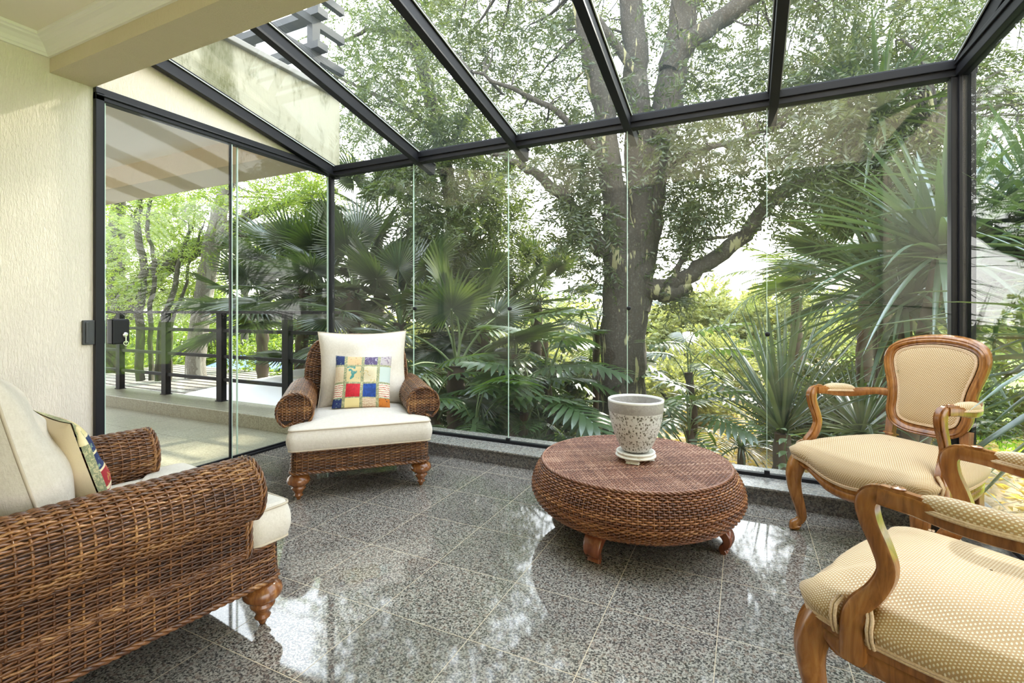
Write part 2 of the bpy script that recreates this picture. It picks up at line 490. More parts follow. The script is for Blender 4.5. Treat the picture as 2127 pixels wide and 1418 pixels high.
def m_ground():
    a = NM('sandy_garden_ground'); v = a.coords()
    n1 = a.noise(v, .35, 4); n2 = a.noise(v, 14, 4, .7)
    sx = a.n('SeparateXYZ', {0: v})
    c = a.mix(n2.outputs[0], (0.34, 0.25, 0.14), (0.62, 0.50, 0.32))
    g = a.mix(n2.outputs[0], (0.12, 0.22, 0.03), (0.34, 0.50, 0.07))
    # lawn to the right of the glass room, soil to the left
    k = a.ramp(a.math('ADD', sx.outputs[0], a.math('MULTIPLY', n1.outputs[0], 1.5)), [(0.0, (0, 0, 0)), (1.0, (1, 1, 1))])
    k2 = a.math('GREATER_THAN', a.math('ADD', sx.outputs[0], n1.outputs[0]), 3.0)
    so = a.mix(n2.outputs[0], (0.08, 0.075, 0.04), (0.20, 0.18, 0.10))
    k3 = a.math('LESS_THAN', a.math('ADD', sx.outputs[0], n1.outputs[0]), -0.9)
    c = a.mix(k2, c, g); c = a.mix(k3, c, so)
    return a.bsdf(c, 0.95, a.bump(n2.outputs[0], .6, .05))
M['ground'] = m_ground()
M['grass'] = m_leaf('lawn_grass', (0.12, 0.26, 0.03), (0.35, 0.52, 0.06), .5, .03)
# ------------------------------------------------------------------ the setting
XL, XR, YG, YH = -3.40, 1.02, 3.30, 1.50      # left glass line, right glass line, front glass line, house wall line
ZT0, ZT1 = 2.315, 2.405                       # transom
ROOF_SLOPE = 0.222
def roof_z(y): return 2.385 + (YG - y) * ROOF_SLOPE

def struct(name, mb, mat, parent=None, smooth=False, bev=0):
    o = mb.build(name, mat, parent, smooth=smooth)
    if not parent: o['kind'] = 'structure'
    if bev: bevel(o, bev)
    return o

struct('floor', MB().box((XL, -3.3, -0.12), (3.2, 3.12, 0)), M['granite'])
# granite kerb round the glass room
kb = MB().box((XL + .0, 3.095, -.1), (XR + .12, 3.48, .088))
struct('baseboard_front', kb, M['kerb'])
struct('trim_1', MB().box((XL, 3.085, .088), (XR + .12, 3.49, .102)), M['kerb_top'], bev=.004)
struct('baseboard_right', MB().box((XR - .16, 1.5, -.1), (XR + .14, 3.095, .088)).box((XR - .17, 1.5, .088), (XR + .14, 3.085, .102)), M['kerb'])

# walls of the house
struct('wall_left', MB().box((XL - .16, -3.3, 0), (XL, YH, 2.62)), M['plaster'])
struct('wall_left_gable', MB().box((XL - .15, YH, ZT1 - .005), (XL - .015, 3.42, 3.07)), M['parapet'])
gb = MB()        # clean inner face of the gable, below the roof glass
_z0 = ZT1 - .004
gv = [(XL - .014, YH, _z0), (XL - .014, YG - .04, _z0), (XL - .014, YG - .04, roof_z(YG - .04) - .02), (XL - .014, YH, roof_z(YH) - .02)]
gv += [(x + .010, y, z) for x, y, z in gv]
gb.add(gv, [(0, 1, 2, 3), (7, 6, 5, 4), (0, 4, 5, 1), (1, 5, 6, 2), (2, 6, 7, 3), (3, 7, 4, 0)])
struct('wall_gable_inner', gb, M['plaster'])
struct('trim_2', MB().box((XL - .19, YH - .3, 3.07), (XL + .03, 3.46, 3.115)), M['concrete'], bev=.006)
hb = MB().box((XL, 1.305, 2.39), (3.2, 1.50, 2.95))
struct('wall_header', hb, M['plaster_beam'])
struct('wall_header_upper', MB().box((XL - .16, 1.20, 2.95), (3.2, 1.50, 3.4)), M['plaster'])
struct('ceiling', MB().box((XL, -3.3, 2.555), (3.2, 1.305, 2.68)), M['paint'])
# crown moulding: cove profile along the left wall and along the header
cr = MB()
prof = [(0, 0), (.012, 0), (.016, .012), (.022, .016), (.03, .034), (.048, .052), (.066, .060), (.070, .068), (.082, .072), (.082, .088), (0, .088)]
zc = 2.468
def crown(p0, p1, inward, miter0, miter1, nm):
    c = MB(); P = []
    d = (np.array(p1) - np.array(p0)); d = d / np.linalg.norm(d)
    for e, mt in ((p0, miter0), (p1, miter1)):
        P.append([np.array([e[0], e[1], zc]) + np.array([inward[0], inward[1], 0]) * a + np.array([0, 0, b]) + np.array([d[0], d[1], 0]) * (a * mt) for a, b in prof])
    c.grid(np.array(P), closed_u=True)
    struct(nm, c, M['white_paint'])
crown((XL, -3.3), (XL, 1.305), (1, 0), 0, -1, 'trim_3')
crown((XL, 1.305), (3.2, 1.305), (0, -1), 1, 0, 'trim_4')

# rear part of the house: unseen, its wide opening at the right added to light the room
bw = MB().box((XL, -3.45, 0), (3.2, -3.3, 2.6))
struct('wall_back', bw, M['plaster'])
rw = MB().box((3.2, -3.45, 0), (3.35, -3.2, 2.6)).box((3.2, 1.2, 0), (3.35, 1.5, 2.6)).box((3.2, -3.2, 2.5), (3.35, 1.2, 2.6))
struct('wall_right', rw, M['plaster'])
struct('wall_right_return', MB().box((XR + .05, 1.35, 0), (3.35, 1.5, 2.39)), M['plaster'])

# metal skeleton
tm = MB()
tm.box((XL - .03, YG - .035, ZT0), (XR + .06, YG + .035, ZT1))
tm.box((XL - .03, YG - .048, ZT0 + .035), (XR + .06, YG + .046, ZT1 - .010))
struct('trim_5', tm, M['metal'], bev=.003)
tl = MB().box((XL - .03, YH, ZT0 + .005), (XL + .03, YG, ZT1 - .01)).box((XL - .04, YH, ZT0 + .03), (XL + .04, YG, ZT0 + .04))
struct('trim_6', tl, M['metal'], bev=.003)
tr_ = MB().box((XR - .03, YH, ZT0), (XR + .03, YG, ZT1)).box((XR - .04, YH, ZT0 + .05), (XR + .04, YG, ZT0 + .062))
struct('trim_7', tr_, M['metal'], bev=.003)
struct('trim_8', MB().box((XL - .022, YG - .022, .1), (XL + .022, YG + .022, ZT0)), M['metal'], bev=.003)
cp = MB().box((XR - .045, YG - .03, .1), (XR + .02, YG + .03, ZT0)).box((XR + .028, YG - .045, .1), (XR + .05, YG + .03, ZT0))
cp.box((XR - .018, YG - .045, .1), (XR - .002, YG - .02, ZT0))
struct('trim_9', cp, M['metal'], bev=.003)
struct('trim_10', MB().box((XL - .025, YH, 0), (XL + .03, YH + .045, ZT0 + .05)), M['metal'], bev=.003)
struct('trim_11', MB().box((XL - .03, YH, 0), (XL + .03, YG, .016)).box((XL - .008, YH, .016), (XL + .008, YG, .03)), M['metal'])
struct('trim_12', MB().box((XL, YG - .018, .100), (XR, YG + .018, .122)).box((XR - .02, YH, .10), (XR + .02, YG, .122)), M['metal'])
# rafters, with a pale bead of silicone along each
RX = [-3.355, -2.425, -1.546, -.704, .161, XR]
for i, x in enumerate(RX):
    r = MB()
    y0, y1 = YH, YG + .20
    if i in (0, 5): y1 = YG + .05
    a, b = (x, y0, roof_z(y0) - .035), (x, y1, roof_z(y1) - .035)
    r.bar(a, b, .05, .085)
    r.bar((x, y0, roof_z(y0) + .012), (x, y1, roof_z(y1) + .012), .072, .012)
    o = struct('trim_%d' % (13 + i), r, M['metal'], bev=.003)
    s_ = MB()
    for sg in (-1, 1):
        s_.bar((x + sg * .034, y0, roof_z(y0) + .003), (x + sg * .034, YG, roof_z(YG) + .003), .006, .006)
    s_.build('silicone_bead', M['seal'], o, smooth=False)

# panes of the roof
wi = 1
for i in range(5):
    x0, x1 = RX[i] + .008, RX[i + 1] - .008
    g = MB()
    y0, y1 = YH, YG + .14
    v = []
    for z_ in (.020, .028):
        for x, y in ((x0, y0), (x1, y0), (x1, y1), (x0, y1)): v.append((x, y, roof_z(y) + z_))
    g.add(v, [(0, 3, 2, 1), (4, 5, 6, 7), (0, 1, 5, 4), (1, 2, 6, 5), (2, 3, 7, 6), (3, 0, 4, 7)])
    struct('window_%d' % wi, g, M['glass_roof']); wi += 1

def pane_y(x0, x1, name, y=YG, z0=.115, z1=ZT0, lock=None):
    """upright pane along X"""
    o = struct(name, MB().box((x0 + .002, y - .005, z0), (x1 - .002, y + .005, z1)), M['glass'])
    e = MB().box((x1 - .0045, y - .0052, z0), (x1 - .0015, y + .0052, z1))
    e.build('pane_edge', M['glass_edge'], o, smooth=False)
    if lock:
        k = MB()
        k.lathe([(0, -.012), (.013, -.012), (.014, -.008), (.014, .008), (.013, .012), (0, .012)], 20)
        q = k.build('pane_lock', M['metal'], o)
        q.rotation_euler = (PI / 2, 0, 0); q.location = (lock[0], y, lock[1])
        b = MB().box((x1 - .018, y - .016, .118), (x1 + .012, y + .0, .142))
        b.build('pane_clip', M['metal'], o, smooth=False)
    return o
seams = [XL + .022, -2.473, -1.598, -.707, .128, XR - .04]
lz = [1.118, 1.115, 1.116, .958, None]
for i in range(5):
    pane_y(seams[i], seams[i + 1], 'window_%d' % wi, lock=(seams[i + 1] + (.008 if i < 3 else -.0), lz[i]) if lz[i] else None); wi += 1
for y0, y1 in ((YH + .02, 2.4), (2.4, YG - .045)):
    o = struct('window_%d' % wi, MB().box((XR - .005, y0, .115), (XR + .005, y1 - .003, ZT0)), M['glass_side']); wi += 1

# sliding glass door on the left
def door(name, x, y0, y1, dark):
    o = struct(name, MB().box((x - .005, y0, .03), (x + .005, y1, ZT0 + .01)), M['glass_door'])
    e = MB()
    e.box((x - .007, y1 - .003, .02), (x + .007, y1 + .003, ZT0)); e.box((x - .007, y0 - .003, .02), (x + .007, y0 + .003, ZT0))
    e.build('pane_edge', M['glass_edge'], o, smooth=False)
    if dark:
        MB().box((x - .008, y1 - .016, .02), (x + .008, y1 - .004, ZT0)).build('door_stile', M['metal'], o, smooth=False)
    return o
d1 = door('door_1', XL + .012, YH + .05, 2.335, True)
door('door_2', XL - .012, 2.395, YG - .03, False)
lk = MB().box((XL - .02, YH + .075, .90), (XL + .045, YH + .165, 1.05))
lo = lk.build('lock_case', M['metal'], d1, smooth=False); bevel(lo, .008, 3)
kk = MB(); kk.lathe([(0, 0), (.016, 0), (.016, .006), (.010, .008), (0, .008)], 20)
ko = kk.build('lock_cylinder', M['chrome'], lo); ko.rotation_euler = (0, PI / 2, 0); ko.location = (XL + .045, YH + .14, .955)
ky = MB().box((XL + .052, YH + .137, .905), (XL + .055, YH + .143, .958)); ky.tube([(XL + .054, YH + .14 + .012 * math.cos(a), .905 + .012 * math.sin(a)) for a in np.linspace(0, 2 * PI, 15)], .003, 6)
ky.build('key', M['chrome'], lo, smooth=False)
sb = MB().box((XL - .0, YH - .055, .905), (XL + .02, YH + .052, 1.045)).box((XL + .02, YH - .045, .915), (XL + .028, YH - .03, 1.035))
sk = sb.build('strike_plate', M['metal_grey'], bpy.data.objects['trim_10'], smooth=False); bevel(sk, .004)

# terrace outside the sliding door
struct('floor_terrace', MB().box((-13, -4, -.3), (XL - .03, 3.10, -.012)), M['terrace'])
struct('trim_20', MB().box((-13, 3.09, -.3), (XL - .0, 3.50, .118)), M['terrace'], bev=.006)
struct('ceiling_terrace', MB().box((-13, -4, 2.70), (XL - .15, 3.44, 3.0)), M['white_paint'])
struct('trim_21', MB().box((-13, 3.0, 2.47), (XL - .15, 3.44, 2.71)), M['plaster_beam'])
struct('wall_terrace', MB().box((-13, -4.2, -.3), (XL - .1, -4, 2.8)), M['plaster'])

# railing
ra = empty('terrace_railing', (-7, 3.42, .118), 0, 'black metal railing of flat posts and four rails on the terrace kerb', 'railing')
RXP = [-12.05, -11.06, -10.07, -9.08, -8.09, -7.104, -6.137, -5.129, -4.111]
for x in RXP:
    p = MB().box((x + 7 - .045, -.03, 0), (x + 7 + .045, .03, .955)).box((x + 7 - .055, -.04, 0), (x + 7 + .055, .04, .008))
    bevel(p.build('post', M['rail_metal'], ra, smooth=False), .003)
for z, h, d in ((.965, .03, .10), (.765, .035, .035), (.485, .035, .035), (.235, .035, .035)):
    r = MB().box((-5.6, -d / 2, z - h / 2), (3.55, d / 2, z + h / 2))
    bevel(r.build('top_rail' if h < .033 else 'rail', M['rail_metal'], ra, smooth=False), .003)

# railing-like steel frame of posts and beams on the storey above
pg = empty('upper_steel_frame', (-3.62, 3.3, 3.0), 0, 'dark grey railing-like steel frame of crossing beams above the stained parapet', 'pergola')
for x in (0, -2.6):
    MB().box((x - .035, -.045, 0), (x + .035, .045, 1.7)).build('post', M['metal_grey'], pg, smooth=False)
for z in (.47, .78, 1.07, 1.37):
    for x in (0, -1.3):
        MB().box((x - .03, -2.6, z - .035), (x + .03, .36, z + .035)).build('long_beam', M['metal_grey'], pg, smooth=False)
    for y in (-1.0, 0):
        MB().box((-4, y - .06, z + .035), (.12, y + .06, z + .10)).build('cross_beam', M['metal_grey'], pg, smooth=False)
# ------------------------------------------------------------------ weaving
def weave(mb, S, nu, nv, stakes, r=.0036, amp=.003, closed=False, mi=0, spu=4, jitter=.0006, stake_r=.0035, k=4):
    """S(u,v) -> pos arrays; strands run along u, stakes along v. u in [0,1], v in [0,1]"""
    n = stakes * spu + (0 if closed else 1)
    u = np.arange(n) / (stakes * spu)
    v = (np.arange(nv) + .5) / nv
    U, V = np.meshgrid(u, v)
    P = S(U, V)
    e = 1e-3
    Pu = S(U + e, V) - S(U - e, V)
    Pv = S(U, V + e) - S(U, V - e)
    Nn = np.cross(Pu, Pv); Nn /= np.linalg.norm(Nn, axis=-1)[..., None] + 1e-12
    B = Pv / (np.linalg.norm(Pv, axis=-1)[..., None] + 1e-12)
    ph = np.arange(nv)[:, None] * PI
    off = amp * np.sin(PI * stakes * U + ph + PI / 2) + rng.normal(0, jitter, (nv, 1))
    C = P + Nn * off[..., None] + B * (rng.normal(0, jitter * .8, P.shape[:2]))[..., None]
    a = np.arange(k) / k * 2 * PI + PI / 4
    R = C[:, :, None] + Nn[:, :, None] * (r * np.cos(a))[:, None] + B[:, :, None] * (r * 1.05 * np.sin(a))[:, None]
    for i in range(nv):
        mb.grid(R[i], closed_u=True, closed_v=closed, mi=mi)
    if stake_r:
        us = np.arange(stakes + (0 if closed else 1)) / stakes
        vv = np.linspace(0, 1, max(6, nv // 2))
        for q in us:
            P = S(np.full_like(vv, q), vv)
            mb.tube(P, stake_r, 5, caps=False, mi=mi)
    return mb

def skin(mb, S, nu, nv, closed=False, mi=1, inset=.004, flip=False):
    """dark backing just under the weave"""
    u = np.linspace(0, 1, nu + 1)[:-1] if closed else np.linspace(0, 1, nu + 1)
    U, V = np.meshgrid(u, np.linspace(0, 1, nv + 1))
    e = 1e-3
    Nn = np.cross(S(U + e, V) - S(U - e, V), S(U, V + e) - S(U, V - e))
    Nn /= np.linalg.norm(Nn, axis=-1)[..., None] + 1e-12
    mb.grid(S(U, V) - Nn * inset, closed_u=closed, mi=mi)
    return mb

def braid(mb, pts, r=.006, mi=0, closed=False, tw=90, rr=None):
    P = resample(pts, max(24, int(len(pts) * 6)), closed)
    L = np.linalg.norm(np.diff(P, axis=0), axis=1).sum()
    P = resample(pts, int(L / .006) + 4, closed)
    T = np.gradient(P, axis=0); T /= np.linalg.norm(T, axis=1)[:, None]
    g = np.array([.31, .2, .92]); U = np.cross(T, g); U /= np.linalg.norm(U, axis=1)[:, None]; V = np.cross(T, U)
    s = np.arange(len(P)) * .006
    for ph in (0, 2 * PI / 3, 4 * PI / 3):
        a = s * tw * 1.0 + ph
        mb.tube(P + U * (r * .6 * np.cos(a))[:, None] + V * (r * .6 * np.sin(a))[:, None], rr or r * .62, 5, mi=mi)
    return mb

def poly_surface(path_pts, z0, z1, outward=None):
    """vertical-ish wall over a plan path"""
    Q = resample(path_pts, 240)
    uu = np.linspace(0, 1, 240)
    def S(U, V):
        x = np.interp(U, uu, Q[:, 0]); y = np.interp(U, uu, Q[:, 1])
        return np.stack([x, y, z0 + (z1 - z0) * V], -1)
    return S

# ------------------------------------------------------------------ cushions
def box_cushion(outline, z0, z1, dome=.02, bulge=.012, n=96, name='seat_cushion', parent=None, mat=None, piping=True, noise=.004, top_round=.5, cut=None):
    """outline: closed plan points; box cushion with welts top and bottom"""
    O = resample(outline, n, True)
    c = O.mean(0)
    h = z1 - z0
    T = np.roll(O, -1, 0) - np.roll(O, 1, 0); T /= np.linalg.norm(T, axis=1)[:, None]
    Nn = np.stack([T[:, 1], -T[:, 0]], 1)
    if ((O + Nn * .01 - c) ** 2).sum() < ((O - c) ** 2).sum(): Nn = -Nn
    rings = []
    def ring(k, z, off=0.0):
        P = c + (O - c) * k + Nn * off
        rings.append(np.concatenate([P, np.full((n, 1), z)], 1))
    for k in (0.02, .3, .6, .8, .92): ring(k, z0 - .0 * h)
    ring(.985, z0 + .004)
    for q in np.linspace(0, 1, 8):
        ring(1, z0 + h * (0.06 + .82 * q), bulge * math.sin(PI * q))
    for k in (.985, .95, .88, .76, .6, .4, .2, .02):
        ring(k, z0 + h * .93 + dome * (1 - k ** 2.2) + .004)
    P = np.array(rings)
    nz = .5 * np.sin(P[..., 0] * 17 + P[..., 1] * 9) + .5 * np.sin(P[..., 1] * 23 - P[..., 0] * 7 + 1)
    P[-8:, :, 2] += nz[-8:] * noise
    b = MB().grid(P, closed_u=True)
    b.add(np.concatenate([P[-1], P[-1].mean(0)[None]]), [(i, (i + 1) % n, n) for i in range(n)])
    o = b.build(name, mat or M['linen'], parent)
    if piping:
        w = MB()
        for z, kk in ((z0 + h * .93, 1.0), (z0 + h * .05, 1.0)):
            w.tube(np.concatenate([c + (O - c) * kk + Nn * .0005, np.full((n, 1), z)], 1), .0042, 6, closed=True)
        w.build('piping', M['piping'], o)
    return o

def pillow(name, w, h, T, mats, parent=None, n=44, cell=None, pinch=.06, seed=0, corner=1.0, sag=.0):
    """knife-edge cushion in its XZ plane, thickness along Y (front = -Y)"""
    s = np.linspace(-1, 1, n + 1)
    X, Z = np.meshgrid(s, s)
    ex = w / 2 * (1 - pinch * (1 - Z ** 2) ** 1 + .0) * X
    ez = h / 2 * (1 - pinch * (1 - X ** 2)) * Z
    th = T / 2 * np.clip((1 - np.abs(X) ** 2.6), 0, 1) ** .55 * np.clip((1 - np.abs(Z) ** 2.6), 0, 1) ** .55
    th = th * (1 - sag * Z) + .002
    r = np.random.default_rng(seed)
    a, b_, c_ = r.uniform(0, 6, 3)
    wr = .05 * T * (np.sin(X * 5 + a + Z * 3) + np.sin(Z * 7 + b_ - X * 2)) * (1 - X ** 2) * (1 - Z ** 2)
    F = np.stack([ex, -(th + wr), ez], -1); Bk = np.stack([ex, th - wr * .3, ez], -1)
    b = MB()
    mi = 0
    if cell is not None:
        xc = (s[:-1] + s[1:]) / 2
        mi = np.array([[cell(u, v) for u in xc] for v in xc]).ravel()
        b.grid(F, mi=mi, flip=False)
        b.grid(Bk, mi=0, flip=True)
    else:
        b.grid(F); b.grid(Bk, flip=True)
    o = b.build(name, mats, parent)
    return o, np.concatenate([F[0], F[1:-1, -1], F[-1, ::-1], F[-2:0:-1, 0]])

# ------------------------------------------------------------------ wicker armchair
def make_armchair():
    R = empty('wicker_armchair', (0, 0, 0), 0, 'x', 'armchair', 'wicker armchairs with linen cushions')
    hw, yf, yb = .395, -.445, .42
    z0, z1 = .165, .285
    cr_ = .05
    def rrect(hw, yf, yb, r, n=5):
        pts = []
        for cx_, cy_, a0 in ((hw - r, yb - r, 0), (-hw + r, yb - r, 90), (-hw + r, yf + r, 180), (hw - r, yf + r, 270)):
            for k in range(n + 1):
                a = math.radians(a0 + 90 * k / n); pts.append((cx_ + r * math.cos(a), cy_ + r * math.sin(a)))
        return np.array(pts)
    base = rrect(hw, yf, yb, cr_)
    # apron all round, flaring a little at its foot
    bq = np.concatenate([base, base[:1]])
    Q = resample(bq, 400)
    uu = np.linspace(0, 1, 400)
    def SA(U, V):
        U = np.mod(U, 1.0)
        x = np.interp(U, uu, Q[:, 0]); y = np.interp(U, uu, Q[:, 1])
        k = 1 + .012 * (1 - V) ** 2
        return np.stack([x * k, y * k, z0 + (z1 - z0) * V], -1)
    b = MB()
    weave(b, SA, 0, 14, 104, r=.0042, amp=.0032, closed=True)
    skin(b, SA, 120, 3, closed=True)
    rp = np.array([(x * 1.012, y * 1.012, z0) for x, y in base])
    braid(b, np.concatenate([rp, rp[:1]]), .009)
    braid(b, np.concatenate([[(x, y, z1 + .002) for x, y in base], [(base[0][0], base[0][1], z1 + .002)]]), .007)
    # woven deck seen in front of the arms
    def SD(U, V):
        return np.stack([(-1 + 2 * U) * (hw - .01), yf + .012 + V * .20, np.full_like(U, z1)], -1)
    weave(b, SD, 0, 22, 26, r=.004)
    b.box((-hw + .01, yf + .01, z0 + .02), (hw - .01, yb - .02, z1 - .008), mi=1)
    b.build('apron', [M['wicker'], M['wicker_core']], R)
    # arms: side panel that rolls over outwards
    ya, ybk = -.325, .42
    for sg in (-1, 1):
        prof = []           # from the foot of the panel up and round the roll
        for z in np.linspace(z1 - .01, .43, 6): prof.append((.398, z))
        cxr, czr, rr = .378, .500, .104
        a0 = -55
        for a in np.linspace(a0, 215, 22):
            prof.append((cxr + (rr if a < 120 else rr * .95) * math.cos(math.radians(a)), czr + rr * 1.0 * math.sin(math.radians(a))))
        prof.append((.325, .40)); prof.append((.33, z1 + .0))
        pr = resample(np.array(prof), 200); q = np.linspace(0, 1, 200)
        def SS(U, V, pr=pr, q=q, sg=sg):
            V_ = np.clip(V, 0, 1)
            x = np.interp(V_, q, pr[:, 0]); z = np.interp(V_, q, pr[:, 1])
            fl = 1 + 0 * U
            y = ya + (ybk - ya) * (1 - U if sg > 0 else U)
            return np.stack([x * sg, y, z], -1)
        b = MB()
        L = np.linalg.norm(np.diff(pr, axis=0), axis=1).sum()
        nst = int(L / .0083)
        weave(b, SS, 0, nst, 26, r=.0042, amp=.0032)
        skin(b, SS, 2, 90, inset=-.0035)
        # front face of the roll
        face = np.array([p for p in prof if p[1] > z1 + .0])
        fc = np.array([cxr - .01, czr - .03])
        fz0, fz1 = z1 + .005, czr + rr
        ys = ya - .006
        rows = int((fz1 - fz0) / .0082)
        for i in range(rows):
            z = fz0 + (i + .5) * (fz1 - fz0) / rows
            if z > czr - .055:
                h = math.sqrt(max(0, rr ** 2 - (z - czr) ** 2)); xa, xb = cxr - h, cxr + h
            else: xa, xb = .33, .398
            if xb - xa < .02: continue
            m = max(3, int((xb - xa) / .005)); xs = np.linspace(xa, xb, m)
            yy = ys - .003 * np.sin(xs * PI / .014 + i * PI)
            b.tube(np.stack([xs * sg, yy, np.full(m, z)], 1), .0042, 5)
        for q in (-.070, -.050, -.030, -.010, .010, .030, .050, .070):
            x = cxr + q; h = math.sqrt(rr ** 2 - q * q) - .006
            lo = fz0 if .335 < x < .396 else czr - min(h, .05)
            b.tube([(x * sg, ys - .0005, z) for z in np.linspace(lo, czr + h, 8)], .0038, 5)
        fv = [(fc[0] * sg, ys + .004, fc[1])] + [(x * sg, ys + .004, z) for x, z in face]
        b.add(fv, [(0, i, i + 1) for i in range(1, len(fv) - 1)], 1)
        ring = np.array([(x * sg, ys - .002, z) for x, z in prof])
        braid(b, ring, .0075)
        braid(b, ring + (0, .012, 0), .006)
        # seam braid under the roll
        braid(b, [(sg * .402, y, .424) for y in np.linspace(ya, ybk, 30)], .007)
        b.build('arm', [M['wicker'], M['wicker_core']], R)
    # backrest: wrapped shell leaning back
    bo = np.array([(-.36, z1), (-.365, .5), (-.36, .68), (-.335, .80), (-.28, .87), (-.15, .905), (0, .915), (.15, .905), (.28, .87), (.335, .80), (.36, .68), (.365, .5), (.36, z1)])
    bo = spline(bo, 6)
    lean = lambda z: .30 + .16 * (z - z1)
    zz = np.linspace(0, 1, 60)
    half = np.array([[z1, .36], [.5, .365], [.68, .36], [.80, .335], [.86, .29], [.895, .20], [.912, .06]])
    def SB(U, V, off=.11):
        z = z1 + (.912 - z1) * V
        w = np.interp(z, half[:, 0], half[:, 1])
        x = (1 - 2 * U) * w
        return np.stack([x, lean(z) + off + 0 * U, z], -1)
    b = MB()
    weave(b, lambda U, V: SB(U, V), 0, 74, 28, r=.0041, amp=.0033)
    skin(b, lambda U, V: SB(U, V), 8, 30)
    def SF(U, V): return SB(1 - U, V, 0)
    weave(b, SF, 0, 74, 28, r=.0041, amp=.0033)
    skin(b, SF, 8, 30)
    def SE(U, V):       # the edge strip wrapping round the outline
        ql = np.linspace(0, 1, len(bo))
        x = np.interp(V, ql, bo[:, 0]); z = np.interp(V, ql, bo[:, 1])
        return np.stack([x, lean(z) - .005 + .12 * U, z], -1)
    weave(b, SE, 0, 170, 5, r=.0041, amp=.0033)
    skin(b, SE, 4, 60, inset=-.004)
    for o_ in (0, .11): braid(b, [(x, lean(z) + o_, z) for x, z in bo], .0075)
    b.build('backrest', [M['wicker'], M['wicker_core']], R)
    # turned bun feet
    lp = [(0, 0), (.009, .001), (.013, .010), (.016, .018), (.024, .024), (.027, .030), (.020, .037), (.024, .046), (.034, .060), (.040, .068), (.041, .073), (.033, .078), (.036, .084), (.052, .092), (.063, .104), (.065, .118), (.060, .132), (.046, .146), (.034, .154), (.030, .160), (.030, .172), (.0, .172)]
    for x, y in ((-.355, -.40), (.355, -.40), (-.35, .36), (.35, .36)):
        b = MB().lathe(lp, 28)
        o = b.build('leg', M['bun_wood'], R); o.location = (x, y, 0)
    # seat cushion: T shaped, its ears in front of the arms
    def rnd(pts, r):
        out = []
        P = np.array(pts); n = len(P)
        for i in range(n):
            a, p, c = P[i - 1], P[i], P[(i + 1) % n]
            d1 = (a - p) / np.linalg.norm(a - p); d2 = (c - p) / np.linalg.norm(c - p)
            for t in np.linspace(0, 1, 6):
                out.append((1 - t) ** 2 * (p + d1 * r) + 2 * t * (1 - t) * p + t * t * (p + d2 * r))
        return np.array(out)
    seat = rnd([(-.405, -.475), (.405, -.475), (.405, -.345), (.318, -.335), (.318, .26), (-.318, .26), (-.318, -.335), (-.405, -.345)], .03)
    box_cushion(seat, .292, .425, dome=.035, bulge=.014, n=150, parent=R, name='seat_cushion')
    # back cushion: plump, with ears at its upper corners
    o, ring = pillow('back_cushion', .62, .55, .25, M['linen'], R, pinch=.085, seed=3, n=40, sag=.28)
    o.location = (.035, .19, .425 + .255); o.rotation_euler = (math.radians(-14), 0, 0)
    w = MB().tube(ring, .004, 6, closed=True); w.build('piping', M['piping'], o)
    return R

AC1 = make_armchair()
AC1.name = 'wicker_armchair'
AC1.location = (-2.375, 2.56, 0); AC1.rotation_euler = (0, 0, math.radians(45))
AC1['label'] = 'brown wicker armchair in the corner by the glass with a patchwork cushion on its seat'
AC2 = copy_tree(AC1)
AC2.location = (-1.93, .815, 0); AC2.rotation_euler = (0, 0, math.radians(173))
AC2['label'] = 'brown wicker armchair nearest the camera seen from its side, cut off by the left edge'

# patchwork pillows
def fabric(name, col, col2=None, sc=60, thr=.5, sheen=0):
    a = NM(name)
    if col2:
        n = a.noise(a.coords(), sc, 2, .5, 1.0)
        k = a.ramp(n.outputs[0], [(thr, (0, 0, 0)), (thr + .04, (1, 1, 1))])
        col = a.mix(k, col, col2)
    n2 = a.noise(a.coords(), 180, 2)
    return a.bsdf(col, .75, a.bump(n2.outputs[0], .25, .002))
def stripes(name, c1, c2, sc):
    a = NM(name)
    w = a.n('TexWave', {'Vector': a.coords(), 'Scale': sc, 'Distortion': 2.5, 'Detail': 1.0, 'Detail Scale': 3.0}, bands_direction='Z')
    k = a.ramp(w.outputs[1], [(.78, (0, 0, 0)), (.84, (1, 1, 1))])
    return a.bsdf(a.mix(k, c1, c2), .75)
PW = [fabric('pillow_plain_back', (.68, .56, .38)),
      fabric('braid_border', (.23, .25, .14), (.48, .43, .24), 120, .52),
      fabric('navy_flower_print', (.012, .025, .11), (.20, .30, .24), 55, .60),
      fabric('tan_print', (.60, .42, .22), (.42, .22, .10), 70, .60),
      fabric('purple_flower_print', (.085, .055, .13), (.42, .38, .45), 60, .60),
      fabric('lilac_print', (.42, .36, .36), (.20, .14, .20), 70, .56),
      fabric('pinkish_beige_print', (.62, .50, .34), (.55, .28, .18), 80, .63),
      fabric('tan_and_teal_brocade', (.60, .48, .25), (.06, .24, .22), 26, .56),
      fabric('cream_brocade', (.66, .58, .40), (.55, .42, .18), 70, .60),
      fabric('pale_blue_cloth', (.46, .52, .48)),
      stripes('cream_red_embroidery', (.72, .66, .52), (.45, .05, .04), 22),
      fabric('red_silk', (.52, .008, .022), (.42, .006, .018), 40),
      fabric('royal_blue_silk', (.01, .045, .22), (.012, .06, .30), 40),
      fabric('pale_yellow_cloth', (.74, .62, .30)),
      stripes('tan_line_embroidery', (.70, .58, .42), (.30, .12, .06), 34),
      fabric('orange_black_print', (.55, .17, .02), (.05, .02, .02), 60, .58),
      fabric('red_gold_brocade', (.34, .012, .02), (.45, .20, .06), 40, .57),
      fabric('cream_satin', (.80, .68, .42)), ]
